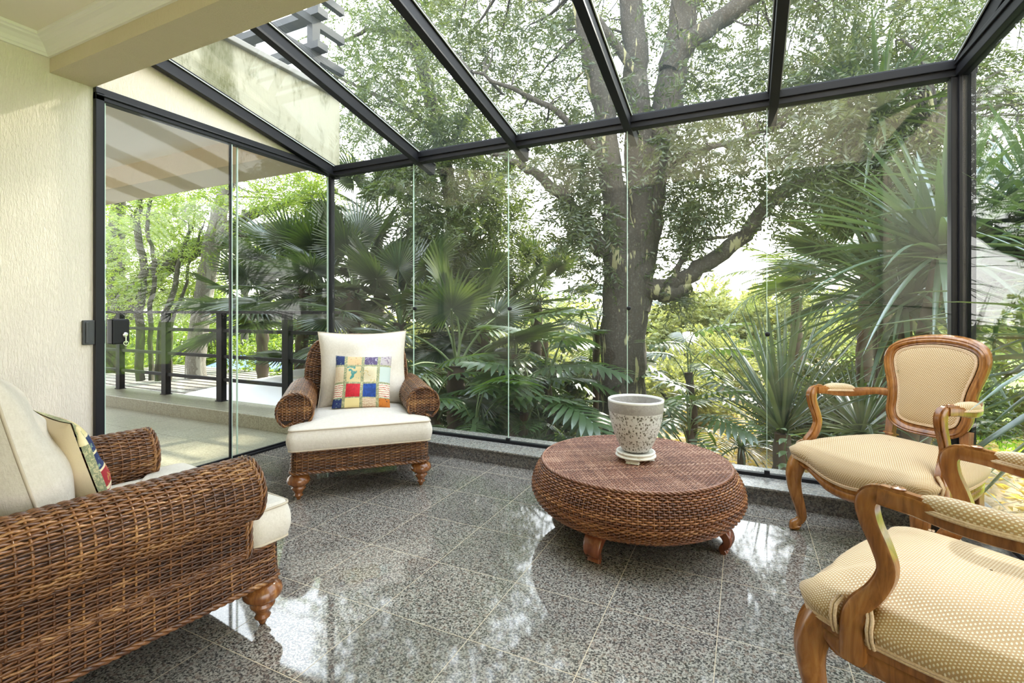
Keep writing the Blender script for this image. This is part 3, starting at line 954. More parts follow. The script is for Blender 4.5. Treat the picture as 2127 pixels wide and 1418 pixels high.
def cell_front(u, v):
    cols = [-.62, -.03, .56]; rows = [-.66, -.12, .56]      # from below
    for c in cols:
        if abs(u - c) < .055: return 1
    for r in rows:
        if abs(v - r) < .035: return 1
    ci = sum(u > c for c in cols); ri = sum(v > r for r in rows)
    return [[2, 13, 14, 15], [10, 11, 12, 10], [6, 7, 8, 9], [2, 3, 4, 5]][ri][ci]
def cell_side(u, v):
    if abs(u) > .9 or abs(v) > .94: return 1
    ri = int((v + 1) / 2 * 5.99)
    ci = 0 if u < -.3 else (1 if u < .35 else 2)
    if abs(u + .3) < .06 or abs(u - .35) < .06: return 17
    if (v + 1) / 2 * 5.99 % 1 < .10: return 17
    return [[14, 15, 13], [10, 16, 8], [16, 16, 16], [2, 2, 12], [2, 7, 2], [13, 3, 6]][ri][ci]
def tassel(parent, p):
    t = MB()
    t.tube([(0, 0, 0), (0, 0, -.008), (0, 0, -.014), (0, 0, -.02), (0, 0, -.045), (0, 0, -.062)], [.003, .007, .008, .005, .010, .012], 12)
    o = t.build('tassel', PW[17], parent); o.location = p
    return o
p1, _ = pillow('patchwork_pillow', .375, .365, .11, PW, None, n=56, cell=cell_front, pinch=.045, seed=5)
tag(p1, 'square patchwork pillow with red and royal blue squares leaning in the corner armchair', 'pillow')
tassel(p1, (.165, -.006, .155)); t2 = tassel(p1, (-.165, -.01, -.155)); t2.rotation_euler = (math.radians(70), 0, math.radians(20))
rz = math.radians(47)
def in_chair(ch_loc, ch_rz, p):
    c, s = math.cos(ch_rz), math.sin(ch_rz)
    return (ch_loc[0] + c * p[0] - s * p[1], ch_loc[1] + s * p[0] + c * p[1], p[2])
p1.location = in_chair(AC1.location, AC1.rotation_euler[2], (.02, -.02, .615))
p1.rotation_euler = (math.radians(-22), math.radians(2), AC1.rotation_euler[2] + math.radians(-6))
p2, _ = pillow('patchwork_pillow', .36, .36, .12, PW, None, n=48, cell=cell_side, pinch=.05, seed=9)
tag(p2, 'patchwork pillow with a red brocade strip standing in the nearest wicker armchair', 'pillow')
tassel(p2, (-.17, -.01, .165))
p2.location = in_chair(AC2.location, AC2.rotation_euler[2], (.0, .02, .60))
p2.rotation_euler = (math.radians(-16), 0, AC2.rotation_euler[2])

# ------------------------------------------------------------------ round wicker coffee table
TB = empty('coffee_table', (-.505, 2.505, 0), math.radians(33.5), 'low round red-brown wicker coffee table with a bulging woven drum body', 'coffee table')
tp = resample(spline(np.array([(.36, .108), (.42, .114), (.478, .143), (.512, .195), (.512, .245), (.490, .300), (.460, .340)]), 8), 120)
tq = np.linspace(0, 1, 120)
def ST(U, V):
    r = np.interp(V, tq, tp[:, 0]); z = np.interp(V, tq, tp[:, 1])
    a = U * 2 * PI
    return np.stack([r * np.cos(a), r * np.sin(a), z], -1)
b = MB()
weave(b, ST, 0, 36, 150, r=.0046, amp=.0040, closed=True, stake_r=.0028)
skin(b, ST, 96, 20, closed=True, inset=.005)
b.lathe([(.001, .088), (.37, .088)], 48, mi=1)
b.build('woven_body', [M['wicker_table'], M['wicker_table_core']], TB)
b = MB()
RT = .458
b.lathe([(.455, .3405), (.001, .3405)], 72, mi=1)
sp_ = .0118
nn = int(RT / sp_)
for d in (0, 1):
    for i in range(-nn, nn + 1):
        o_ = i * sp_
        h = math.sqrt(max(0, RT ** 2 - o_ ** 2))
        if h < .02: continue
        xs = np.arange(-math.floor(h / (sp_ / 2)), math.floor(h / (sp_ / 2)) + 1) * sp_ / 2
        z = .3445 + .0022 * np.cos(PI * xs / sp_ + (i + d) * PI)
        P = np.stack([xs, np.full_like(xs, o_), z], 1) if d == 0 else np.stack([np.full_like(xs, o_), xs, z], 1)
        b.tube(P, .0040, 4, caps=False, sx=1.1, sy=.6, up=(0, 0, 1))
a = np.linspace(0, 2 * PI, 120, endpoint=False)
ring = np.stack([.461 * np.cos(a), .461 * np.sin(a), np.full_like(a, .343)], 1)
braid(b, np.concatenate([ring, ring[:1]]), .0075)
b.build('woven_top', [M['cane'], M['wicker_table_core']], TB)
for k in range(4):
    b = MB()
    # S curved foot: leaves the drum, swells outwards, tucks in to a small hoof
    pts = spline(np.array([(.37, 0, .13), (.415, 0, .112), (.447, 0, .080), (.450, 0, .048), (.428, 0, .022), (.440, 0, .0)]), 6)
    wd = np.interp(np.linspace(0, 1, len(pts)), [0, .3, .6, .8, 1], [1.25, 1.15, 1.0, .75, .80])
    sq = np.array([(-.38, -1), (.38, -1), (.5, -.85), (.5, .85), (.38, 1), (-.38, 1), (-.5, .85), (-.5, -.85)])
    b.tube(pts, wd * .036, prof=sq, up=(0, 1, 0))
    # 'up' along Y gives the broad side across the radius
    o = b.build('leg', M['foot_wood'], TB, angle=40)
    o.rotation_euler = (0, 0, math.radians(45 + 90 * k) + math.radians(0))

# ------------------------------------------------------------------ pot and its stand
def m_pot():
    a = NM('pot_glaze_grey_leaf_pattern'); v = a.coords()
    sp = a.n('SeparateXYZ', {0: v})
    vo = a.n('TexVoronoi', {'Vector': a.coords(scale=(1, 1, .7)), 'Scale': 85.0}, feature='F1')
    n = a.noise(v, 60, 3, .6, 1.5)
    k1 = a.math('MULTIPLY', a.ramp(vo.outputs[0], [(.30, (1, 1, 1)), (.44, (0, 0, 0))]), a.math('GREATER_THAN', n.outputs[0], .44))
    k2 = a.ramp(n.outputs[0], [(.50, (0, 0, 0)), (.56, (1, 1, 1))])
    k = k1
    ve = a.n('TexVoronoi', {'Vector': v, 'Scale': 34.0}, feature='DISTANCE_TO_EDGE')
    vi = a.ramp(ve.outputs[0], [(.02, (1, 1, 1)), (.05, (0, 0, 0))])
    k = a.math('MAXIMUM', k, a.math('MULTIPLY', a.math('MULTIPLY', vi, .8), k2))
    c = a.mix(k, (.70, .69, .68), (.12, .105, .075))
    band = a.math('GREATER_THAN', sp.outputs[2], .188)
    c2 = a.mix(n.outputs[0], (.22, .20, .19), (.50, .47, .45))
    c = a.mix(band, c, c2)
    rim = a.math('GREATER_THAN', sp.outputs[2], .235)
    c = a.mix(rim, c, (.80, .79, .76))
    return a.bsdf(c, .35, a.bump(n.outputs[0], .35, .003))
M['pot'] = m_pot()
pot = MB().lathe([(.001, 0), (.045, 0), (.066, .004), (.078, .02), (.098, .06), (.116, .105), (.128, .15), (.134, .188), (.1355, .192), (.137, .215), (.138, .238), (.1375, .243), (.134, .245), (.129, .243), (.128, .235), (.122, .16), (.10, .08), (.07, .03), (.001, .02)], 64).build('planter_pot', M['pot'], None)
pc = in_chair(TB.location, 0, (.012, -.018, 0))
pot.location = (pc[0], pc[1], .3955)
pot.scale = (1, 1, 1.07)
tag(pot, 'empty tapered ceramic pot with grey leaf pattern and rough band under the rim', 'plant pot')
M['stand'] = fabric('worn_white_paint', (.78, .76, .70), (.62, .58, .50), 30, .62)
stn = empty('pot_stand', (pc[0], pc[1], .3500), math.radians(20), 'worn white round stand with ringed edge under the pot', 'pot stand')
MB().lathe([(.001, .014), (.06, .014), (.085, .016), (.098, .020), (.1005, .025), (.097, .030), (.088, .032), (.088, .035), (.094, .037), (.0965, .042), (.094, .046), (.085, .047), (.082, .044), (.001, .043)], 56).build('tray', M['stand'], stn)
for k in range(3):
    a = math.radians(-90 + 120 * k)
    b = MB()
    b.add([(x, y, z) for z, w, r0, r1 in ((0, .033, .060, .088), (.006, .028, .060, .084), (.015, .036, .056, .086)) for x, y in ((r0, -w), (r1, -w), (r1, w), (r0, w))],
          [(3, 2, 1, 0), (8, 9, 10, 11)] + [(l * 4 + i, l * 4 + (i + 1) % 4, l * 4 + 4 + (i + 1) % 4, l * 4 + 4 + i) for l in (0, 1) for i in range(4)])
    o = b.build('foot', M['stand'], stn, smooth=False); o.rotation_euler = (0, 0, a - math.radians(20))

# ------------------------------------------------------------------ carved fauteuil
def make_fauteuil():
    R = empty('carved_armchair', (0, 0, 0), 0, 'x', 'armchair', 'carved wooden armchairs with tan stitched upholstery')
    W = M['honey_wood']
    half = [(0, -.335), (.10, -.330), (.19, -.312), (.255, -.315), (.296, -.285), (.305, -.22), (.296, -.08), (.272, .08), (.245, .20), (.215, .235), (.12, .245)]
    pts = half + [(-x, y) for x, y in half[::-1] if x > 0]
    # drop the duplicated middle, close along the back
    O = resample(spline(np.array(pts), 6, True), 160, True)
    def zlow(x, y):      # lower edge of the upholstery: dips along the front
        f = np.clip((-y - .24) / .06, 0, 1)
        d = .055 * np.cos(np.clip(np.abs(x) / .25, 0, 1) * PI / 2) ** 1.2
        return .358 - f * d - .012 * (1 - f) * np.cos(np.clip((y + .02) / .25, -1, 1) * PI / 2)
    n = len(O)
    T = np.roll(O, -1, 0) - np.roll(O, 1, 0); T /= np.linalg.norm(T, axis=1)[:, None]
    Nn = np.stack([T[:, 1], -T[:, 0]], 1)
    if (Nn * O).sum() < 0: Nn = -Nn
    zl = zlow(O[:, 0], O[:, 1])
    # wooden rail
    fr = np.clip((-O[:, 1] - .24) / .06, 0, 1)
    ax = np.abs(O[:, 0])
    depth = .058 - .030 * fr * np.clip((ax - .10) / .14, 0, 1) + .012 * (1 - fr)
    prof = [(-.022, 0.0), (.0, 0.0), (.006, -.06), (.006, -.30), (.0, -.36), (.004, -.45), (.004, -.80), (.0, -.9), (-.003, -1.0), (-.022, -1.0)]
    rings = [np.concatenate([O + Nn * (o_ - .006), (zl + d * depth + .004)[:, None]], 1) for o_, d in prof]
    b = MB().grid(np.array(rings), closed_u=True, closed_v=True)
    b.build('seat_rail', W, R, angle=50)
    # upholstery, with notches where the arm posts land
    c0 = np.array([0, -.03])
    ks = [(1.0, .0, .0), (1.004, .012, .25), (1.0, .020, .5), (.985, .0, .72), (.955, 0, .86), (.91, 0, .95), (.84, 0, 1.02), (.74, 0, 1.10), (.6, 0, 1.17), (.44, 0, 1.22), (.28, 0, 1.245), (.12, 0, 1.255), (.01, 0, 1.26)]
    zt = .440
    rings = []; uvs = []
    for k, off, h in ks:
        notch = np.zeros(n)
        if h <= .95:
            dd = np.abs(O[:, 1] + .197) + np.clip(.2 - ax, 0, 1)
            notch = np.clip(1 - dd / .034, 0, 1) ** .4 * .034 * (1 - max(0, h - .5))
        P = c0 + (O - c0) * k + Nn * (off - notch)[:, None]
        z = zl + .004 + (zt - zl) * h if h <= 1 else zt + (h - 1) * .20 + 0 * zl
        rings.append(np.concatenate([P, z[:, None]], 1))
        drop = np.clip(zt - z, 0, None)
        uvs.append(P + Nn * drop[:, None])
    P = np.array(rings)
    b = MB().grid(np.concatenate([P, P[:, :1]], 1), uv=np.concatenate([np.array(uvs), np.array(uvs)[:, :1]], 1))
    so = b.build('seat_upholstery', M['dots'], R)
    # double welt round the foot of the upholstery
    w = MB()
    for q, o_ in ((.006, .004), (.013, .0055)):
        w.tube(np.concatenate([O + Nn * o_, (zl + q)[:, None]], 1), .0042, 6, closed=True)
    for sg in (-1, 1):
        for dy in (-.030, .034):
            for e in (0, .008 * (1 if dy > 0 else -1)):
                w.tube([(sg * .309, -.197 + dy + e, .352), (sg * .322, -.197 + dy + e, .375), (sg * .326, -.197 + dy + e, .398), (sg * .318, -.197 + dy + e, .420), (sg * .300, -.197 + dy * .7 + e, .438)], .004, 6)
    w.build('welt', M['cord'], so)
    # cabriole front legs
    moul = np.array([(-1, -.7), (-.7, -1), (.15, -1), (.3, -.86), (.5, -1), (.8, -.95), (1, -.6), (1, .5), (.6, 1), (-.6, 1), (-1, .6)])
    for sg in (-1, 1):
        pts = spline(np.array([(sg * .268, -.272, .365), (sg * .276, -.288, .325), (sg * .284, -.300, .27), (sg * .280, -.296, .20), (sg * .268, -.280, .12), (sg * .262, -.272, .07), (sg * .266, -.280, .045), (sg * .278, -.300, .028), (sg * .276, -.298, .012), (sg * .272, -.292, 0)]), 5)
        rad = np.interp(np.linspace(0, 1, len(pts)), [0, .12, .25, .45, .62, .72, .80, .87, .93, 1], [.034, .036, .031, .023, .018, .017, .021, .028, .018, .015])
        b = MB().tube(pts, rad, prof=moul, up=(sg * .6, -.8, 0))
        b.build('leg', W, R, angle=50)
    for sg in (-1, 1):
        pts = spline(np.array([(sg * .205, .215, .37), (sg * .205, .222, .25), (sg * .205, .240, .12), (sg * .207, .272, 0)]), 6)
        b = MB().tube(pts, np.linspace(.024, .017, len(pts)), prof=np.array([(-1, -1), (1, -1), (1, 1), (-1, 1)]) * .9, up=(0, 1, 0))
        bevel(b.build('leg', W, R, smooth=False), .004)
    # back: moulded cartouche frame, tilted
    tilt = math.radians(13)
    yb, zb = .232, .50
    def bk(x, h, d=0.0):     # h up the back, d forward
        cv = .10 * (x / .25) ** 2 * .35
        return np.array([x, yb + h * math.sin(tilt) - (d + cv) * math.cos(tilt), zb + h * math.cos(tilt) + (-d) * math.sin(tilt)])
    oh = [(0, .0), (.10, .006), (.165, .035), (.193, .09), (.196, .16), (.206, .23), (.228, .30), (.240, .36), (.228, .415), (.185, .452), (.11, .475), (0, .485)]
    oh = [(x * .90, h) for x, h in oh]
    ol = oh + [(-x, h) for x, h in oh[-2:0:-1]]
    C = resample(spline(np.array(ol), 6, True), 140, True)
    Tn = np.roll(C, -1, 0) - np.roll(C, 1, 0); Tn /= np.linalg.norm(Tn, axis=1)[:, None]
    No = np.stack([Tn[:, 1], -Tn[:, 0]], 1)
    cc = np.array([0, .24])
    if (No * (C - cc)).sum() < 0: No = -No
    bp = [(-.040, .004), (-.034, .012), (-.026, .010), (-.022, .018), (-.012, .022), (-.006, .016), (-.001, .020), (.006, .014), (.008, 0), (.006, -.018), (-.004, -.026), (-.034, -.026), (-.040, -.016)]
    rings = [np.array([bk(p[0], p[1], d) for p, d in zip(C + No * o_, [d_] * len(C))]) for o_, d_ in bp]
    b = MB().grid(np.array(rings), closed_u=True, closed_v=True)
    for sg in (-1, 1):   # short stiles down to the seat
        b.tube([(sg * .155, .222, .355), (sg * .155, .224, .42), (sg * .162, .230, .475), (sg * .158, .240, .545)], [.020, .018, .017, .019], prof=np.array([(-1, -1), (1, -1), (1, 1), (-1, 1)]), up=(0, 1, 0))
        b.tube([(sg * .155, .224, .462), (sg * .155, .226, .470)], [.024, .024], prof=np.array([(-1, -1), (1, -1), (1, 1), (-1, 1)]), up=(0, 1, 0))
    b.build('back_frame', W, R, angle=50)
    Ci = C - No * .040
    for d0, sgn, nm in ((.006, 1, 'back_upholstery'), (-.018, -1, 'back_panel')):
        rings = []; uvs = []
        for k, e in ((1, 0), (.97, .010), (.92, .018), (.82, .026), (.66, .033), (.45, .038), (.22, .040), (.01, .041)):
            Q = cc + (Ci - cc) * k
            rings.append([bk(p[0], p[1], d0 + sgn * e * .7) for p in Q]); uvs.append(Q)
        P = np.array(rings); uv = np.array(uvs)
        b = MB().grid(np.concatenate([P, P[:, :1]], 1), uv=np.concatenate([uv, uv[:, :1]], 1), flip=sgn < 0)
        bo_ = b.build(nm, M['dots'], R)
        w = MB()
        for k in (.985, .955): w.tube([bk(p[0], p[1], d0 + sgn * .008) for p in cc + (Ci - cc) * k], .0042, 6, closed=True)
        w.build('welt', M['cord'], bo_)
    # arms
    ap = np.array([(-1, -.8), (-.8, -1), (.8, -1), (1, -.8), (1, .45), (.82, .78), (.5, .72), (.42, 1), (-.42, 1), (-.5, .72), (-.82, .78), (-1, .45)])
    for sg in (-1, 1):
        pts = spline(np.array([(sg * .188, .262, .672), (sg * .222, .20, .678), (sg * .262, .10, .672), (sg * .282, .0, .676), (sg * .288, -.09, .690), (sg * .286, -.150, .694)]), 6)
        rad = np.interp(np.linspace(0, 1, len(pts)), [0, .2, .45, .8, 1], [.021, .017, .022, .021, .021])
        b = MB().tube(pts, rad, prof=ap, up=(0, 0, 1))
        # post: scroll at the tip, waist, then forward and down to the rail
        pts = spline(np.array([(sg * .286, -.120, .694), (sg * .286, -.160, .692), (sg * .285, -.178, .668), (sg * .283, -.172, .625), (sg * .281, -.150, .57), (sg * .281, -.140, .525), (sg * .285, -.158, .475), (sg * .296, -.188, .43), (sg * .304, -.197, .395), (sg * .305, -.197, .34), (sg * .303, -.197, .31)]), 5)
        rad = np.interp(np.linspace(0, 1, len(pts)), [0, .1, .2, .35, .5, .65, .78, 1], [.018, .021, .023, .021, .020, .023, .026, .027])
        b.tube(pts, rad, prof=ap * (.82, .95), up=(0, -1, .25))
        b.lathe([(0, -.003), (.012, -.002), (.014, .001), (.010, .003), (.006, .002), (0, .004)], 16, c=(sg * .287, -.118, .715))
        b.build('arm', W, R, angle=45)
        # arm pad
        P = []; uv = []
        ln = np.linspace(-1, 1, 25)
        for q in ln:
            y = .012 + q * .098
            w_ = .027 * math.sqrt(max(0.0, 1 - abs(q) ** 2.6)) + .001
            xm = .284 - .016 * max(0, (y - .0) / .1); zm = .690 + .006 * (-q)
            row = []; ru = []
            for a in np.linspace(-.15 * PI, 1.15 * PI, 17):
                row.append((sg * (xm + w_ * math.cos(a)), y, zm + .9 * w_ * math.sin(a) + .004)); ru.append((y, a * .027))
            P.append(row); uv.append(ru)
        b = MB().grid(np.array(P), uv=np.array(uv))
        po = b.build('arm_pad', M['dots'], R)
        w = MB()
        for e in (.0, .006):
            lp = []
            for a in np.linspace(0, 2 * PI, 48, endpoint=False):
                y = .012 + math.cos(a) * (.100 + e); q = math.cos(a)
                lp.append((sg * (.284 - .016 * max(0, y / .1) + math.copysign(abs(math.sin(a)) ** .8, math.sin(a)) * (.0275 + e * .2)), y, .686 - .006 * q - e * .6))
            w.tube(lp, .0038, 6, closed=True)
        w.build('welt', M['cord'], po)
    return R
FA = make_fauteuil()
FA.location = (.640, 2.85, 0); FA.rotation_euler = (0, 0, math.radians(-44.8))
FA['label'] = 'carved honey-wood armchair with tan upholstery against the glass in the right corner'
FB = copy_tree(FA)
FB.location = (.550, 1.499, 0); FB.rotation_euler = (0, 0, math.radians(-120.6))
FB['label'] = 'carved honey-wood armchair in the right foreground, cut off by the right edge'
# ------------------------------------------------------------------ the garden
def gz(x, y):
    """ground height: the garden drops away to the left of the terrace"""
    l = np.clip((-2.5 - x) / 4.0, 0, 1); l = l * l * (3 - 2 * l)
    r = np.clip((x - .5) / 2.0, 0, 1)
    far = np.clip((y - 9) / 20.0, 0, 1)
    return -.95 - 1.5 * l + .40 * r + .5 * far
gx = np.linspace(-45, 45, 91); gy = np.concatenate([np.linspace(-12, 3.4, 10), np.linspace(3.5, 60, 70)])
X, Y = np.meshgrid(gx, gy)
Z = gz(X, Y) + .05 * np.sin(X * 1.7) * np.cos(Y * 1.3)
Z = np.where((X < XR + .3) & (Y < 3.4), np.minimum(Z, -1.2), Z)
g = MB().grid(np.stack([X, Y, Z], -1)).build('garden_ground', M['ground'])
g['kind'] = 'structure'

def unit(v): return v / (np.linalg.norm(v, axis=-1)[..., None] + 1e-12)

def leaf_quads(mb, B, D, L, Wd, side=None, fold=.25, mi=0):
    """rhombic folded leaves: bases B, directions D, lengths L, widths Wd"""
    n = len(B)
    D = unit(D)
    if side is None:
        side = unit(np.cross(D, rng.normal(size=(n, 3))))
    up = np.cross(side, D)
    L = np.broadcast_to(L, (n,))[:, None]; Wd = np.broadcast_to(Wd, (n,))[:, None]
    m = B + D * L * .45
    V = np.stack([B, m + side * Wd / 2 + up * Wd * fold, B + D * L - up * L * .08, m - side * Wd / 2 + up * Wd * fold], 1)
    i = np.arange(n)[:, None] * 4
    f = np.concatenate([i + [0, 1, 2], i + [0, 2, 3]])
    mb.add(V.reshape(-1, 3), f, mi)

def sprays(mb, B, D, L, nl=9, ll=.06, lw=.022, droop=.35, ang=55):
    """pinnate sprays: leaflets in two rows along a drooping twig"""
    n = len(B)
    D = unit(D)
    t = (np.arange(nl) + .6) / nl
    L = np.broadcast_to(L, (n,))
    P = B[:, None] + D[:, None] * (L[:, None] * t)[..., None]
    P[..., 2] -= droop * L[:, None] * t ** 2
    side = unit(np.cross(D, np.array([0, 0, 1.0]) + rng.normal(0, .45, (n, 3))))
    a = math.radians(ang)
    T = D[:, None] - np.array([0, 0, 1.0]) * (2 * droop * t)[None, :, None]
    T = unit(T)
    for sg in (-1, 1):
        dd = T * math.cos(a) + sg * side[:, None] * math.sin(a) + rng.normal(0, .22, P.shape)
        leaf_quads(mb, P.reshape(-1, 3), dd.reshape(-1, 3), rng.uniform(.7, 1.2, n * nl) * ll, rng.uniform(.8, 1.2, n * nl) * lw)

def limb(mb, pts, per=5, n=12, wob=.035):
    """pts: [(px,py,t,r)] in the view of the photograph"""
    P = np.array([list(at(a, b, c)) + [r] for a, b, c, r in pts])
    Q = spline(P, per)
    Q[1:-1, :3] += rng.normal(0, .012, (len(Q) - 2, 3))
    mb.tube(Q[:, :3], np.clip(Q[:, 3], .004, 2), n, wob=wob)
    return Q

def clumps(regions):
    out = []
    for (x0, y0, x1, y1, n, t0, t1, R) in regions:
        for _ in range(n):
            px, py, t = rng.uniform(x0, x1), rng.uniform(y0, y1), rng.uniform(t0, t1)
            out.append((*at(px, py, t), R * rng.uniform(.7, 1.3)))
    return np.array(out)

def tree(name, label, cat, group, limbs, regions, bark, leafm, n_spray=11, ll=.075, lw=.024, L=.26, nl=8, twig=.009, hang=.1, twigs=True, extra=None):
    base = at(*limbs[0][0][:3])
    R = empty(name, tuple(base), 0, label, cat, group)
    inv = -np.array(base)
    mb = MB(); skel = []
    for i, l in enumerate(limbs):
        if i == 0:
            Q = limb(mb, l, n=20)
        else:
            Q = limb(mb, l)
        skel.append(Q)
    for v in mb.v: v += inv
    mb.build('trunk', bark, R)
    C = clumps(regions)
    S = np.concatenate(skel)
    if twigs and len(C):
        tb = MB()
        for c in C:
            d = np.linalg.norm(S[:, :3] - c[:3], axis=1) + 8 * np.clip(c[2] * -1 + S[:, 2] - .6, 0, 2) * .15
            j = int(np.argmin(d)); s = S[j, :3]
            dist = np.linalg.norm(s - c[:3])
            if dist > 3.6: continue
            mid = (s + c[:3]) / 2 + rng.normal(0, .10 * dist, 3) + np.array([0, 0, .10 * dist])
            P = spline(np.array([s, (s + mid) / 2 + rng.normal(0, .03 * dist, 3), mid, c[:3]]), 3)
            r0 = twig + .006 * dist
            tb.tube(P, np.linspace(r0, .003, len(P)), 5, caps=False)
        for v in tb.v: v += inv
        tb.build('branching', bark, R)
    lb = MB()
    n = n_spray
    cc = np.repeat(C, n, axis=0)
    off = rng.normal(0, 1, (len(cc), 3)) * cc[:, 3:4] * .55
    B = cc[:, :3] + off
    D = unit(off + rng.normal(0, .25, off.shape)); D[:, 2] -= hang
    sprays(lb, B, D, rng.uniform(.7, 1.3, len(B)) * L, nl=nl, ll=ll, lw=lw)
    for v in lb.v: v += inv
    lb.build('foliage', leafm, R)
    return R

# ---- the big tree close to the glass
big = [
  [(1292, 985, 6.2, .36), (1290, 900, 6.2, .31), (1294, 760, 6.15, .285), (1298, 600, 6.1, .275), (1296, 520, 6.1, .25), (1278, 430, 6.0, .165), (1266, 340, 5.95, .14), (1252, 220, 5.9, .13), (1228, 110, 5.85, .12), (1200, -30, 5.8, .10), (1170, -220, 5.7, .07)],
  [(1315, 640, 6.1, .20), (1326, 520, 6.1, .20), (1328, 400, 6.1, .18), (1324, 260, 6.1, .165), (1320, 120, 6.1, .15), (1312, 0, 6.1, .14), (1300, -200, 6.0, .11)],
  [(1320, 600, 6.2, .18), (1338, 500, 6.2, .19), (1352, 400, 6.2, .185), (1372, 290, 6.2, .19), (1394, 170, 6.2, .185), (1412, 70, 6.2, .17), (1428, -40, 6.2, .16), (1450, -220, 6.1, .11)],
  [(1390, 150, 6.1, .13), (1420, 95, 6.0, .12), (1470, 58, 5.9, .115), (1535, 15, 5.8, .105), (1620, -50, 5.7, .09), (1760, -170, 5.5, .06)],
  [(1310, 596, 6.1, .11), (1355, 602, 6.0, .135), (1395, 606, 5.95, .12), (1424, 598, 5.9, .09), (1432, 604, 5.9, .05)],
  [(1385, 600, 5.95, .10), (1428, 574, 5.9, .10), (1490, 532, 5.85, .092), (1545, 490, 5.8, .088), (1590, 432, 5.7, .08), (1650, 385, 5.6, .065), (1730, 352, 5.5, .05), (1830, 318, 5.4, .034), (1940, 270, 5.3, .02)],
  [(1405, 585, 5.9, .045), (1412, 548, 5.9, .035), (1440, 505, 5.9, .026), (1500, 492, 5.9, .020), (1580, 478, 5.9, .010)],
  [(1250, 520, 6.0, .11), (1222, 478, 5.9, .10), (1175, 415, 5.8, .075), (1120, 365, 5.7, .055), (1060, 330, 5.6, .035), (990, 310, 5.5, .02)],
  [(1360, 380, 6.1, .05), (1420, 330, 6.0, .04), (1500, 300, 5.9, .03), (1600, 270, 5.8, .018)],
  [(1250, 330, 5.9, .05), (1180, 250, 5.8, .04), (1080, 190, 5.7, .028), (980, 150, 5.6, .016)],
  [(1320, 150, 6, .06), (1220, 20, 5.8, .045), (1100, -60, 5.6, .03), (960, -120, 5.4, .02)],
]
reg = [
  (1060, -60, 1330, 300, 42, 5.6, 8.6, .34), (900, -60, 1080, 240, 27, 5.6, 8.6, .34),
  (1380, -60, 2050, 190, 96, 5.2, 9.0, .36), (1400, 150, 2000, 320, 78, 5.0, 8.5, .34),
  (1080, 290, 1250, 360, 10, 5.4, 7, .28), (1150, 340, 1260, 470, 12, 5.5, 6.6, .22),
  (1120, 420, 1210, 520, 4, 5.6, 6.4, .18), (1180, 470, 1250, 560, 6, 5.7, 6.3, .18),
  (1370, 320, 1680, 430, 24, 5.3, 7.0, .28), (1380, 430, 1500, 560, 12, 5.5, 6.6, .20),
  (1640, 300, 2000, 420, 44, 5, 7.5, .30), (1350, 610, 1440, 650, 3, 5.8, 6.1, .14),
  (1100, -420, 2100, -60, 45, 4.8, 8.5, .42), (200, -420, 1100, -60, 15, 5.5, 9, .42),  # unseen clumps above the view, added to shade the room from the sun
  (2030, 60, 2300, 330, 26, 5, 8, .34),
]
tree('peeling_bark_tree', 'big multi-stemmed tree with pale peeling bark patches right behind the front glass', 'tree', None, big, reg, M['bark'], M['leaf_dark'],
     n_spray=15, ll=.085, lw=.024, L=.30, nl=8)

# ---- taller slender tree behind, left of it
mid = [
  [(985, 900, 9.2, .21), (978, 760, 9.2, .19), (965, 600, 9.2, .17), (945, 450, 9.1, .15), (915, 300, 9, .13), (885, 170, 8.9, .12), (850, 50, 8.8, .11), (815, -90, 8.7, .09)],
  [(925, 340, 9, .06), (960, 250, 8.8, .05), (1010, 180, 8.6, .03)],
  [(905, 270, 9, .05), (830, 220, 9, .04), (740, 180, 9, .03), (690, 150, 9, .02)],
  [(945, 470, 9.1, .07), (1010, 400, 8.9, .05), (1080, 330, 8.8, .03), (1120, 280, 8.7, .02)],
  [(860, 90, 8.9, .05), (780, 60, 8.9, .04), (700, 90, 8.9, .02)],
]
reg = [(700, -60, 960, 160, 52, 7.5, 11, .40), (760, 150, 1000, 300, 36, 7.5, 11, .38), (690, 120, 780, 260, 10, 8, 11, .3),
       (840, 330, 1060, 470, 60, 7.4, 9.6, .36), (850, 460, 1050, 640, 60, 7.4, 9.4, .32), (700, 340, 860, 420, 9, 8, 10, .28), (960, 200, 1100, 330, 12, 8, 10, .34),
       (720, 260, 860, 340, 9, 8, 10, .3), (1060, 560, 1130, 640, 6, 8.5, 10, .25)]
tree('slender_tree', 'tall slender dark tree with one thin trunk left of the big peeling tree', 'tree', None, mid, reg, M['bark_dark'], M['leaf_mid'],
     n_spray=17, ll=.085, lw=.026, L=.32, nl=9)

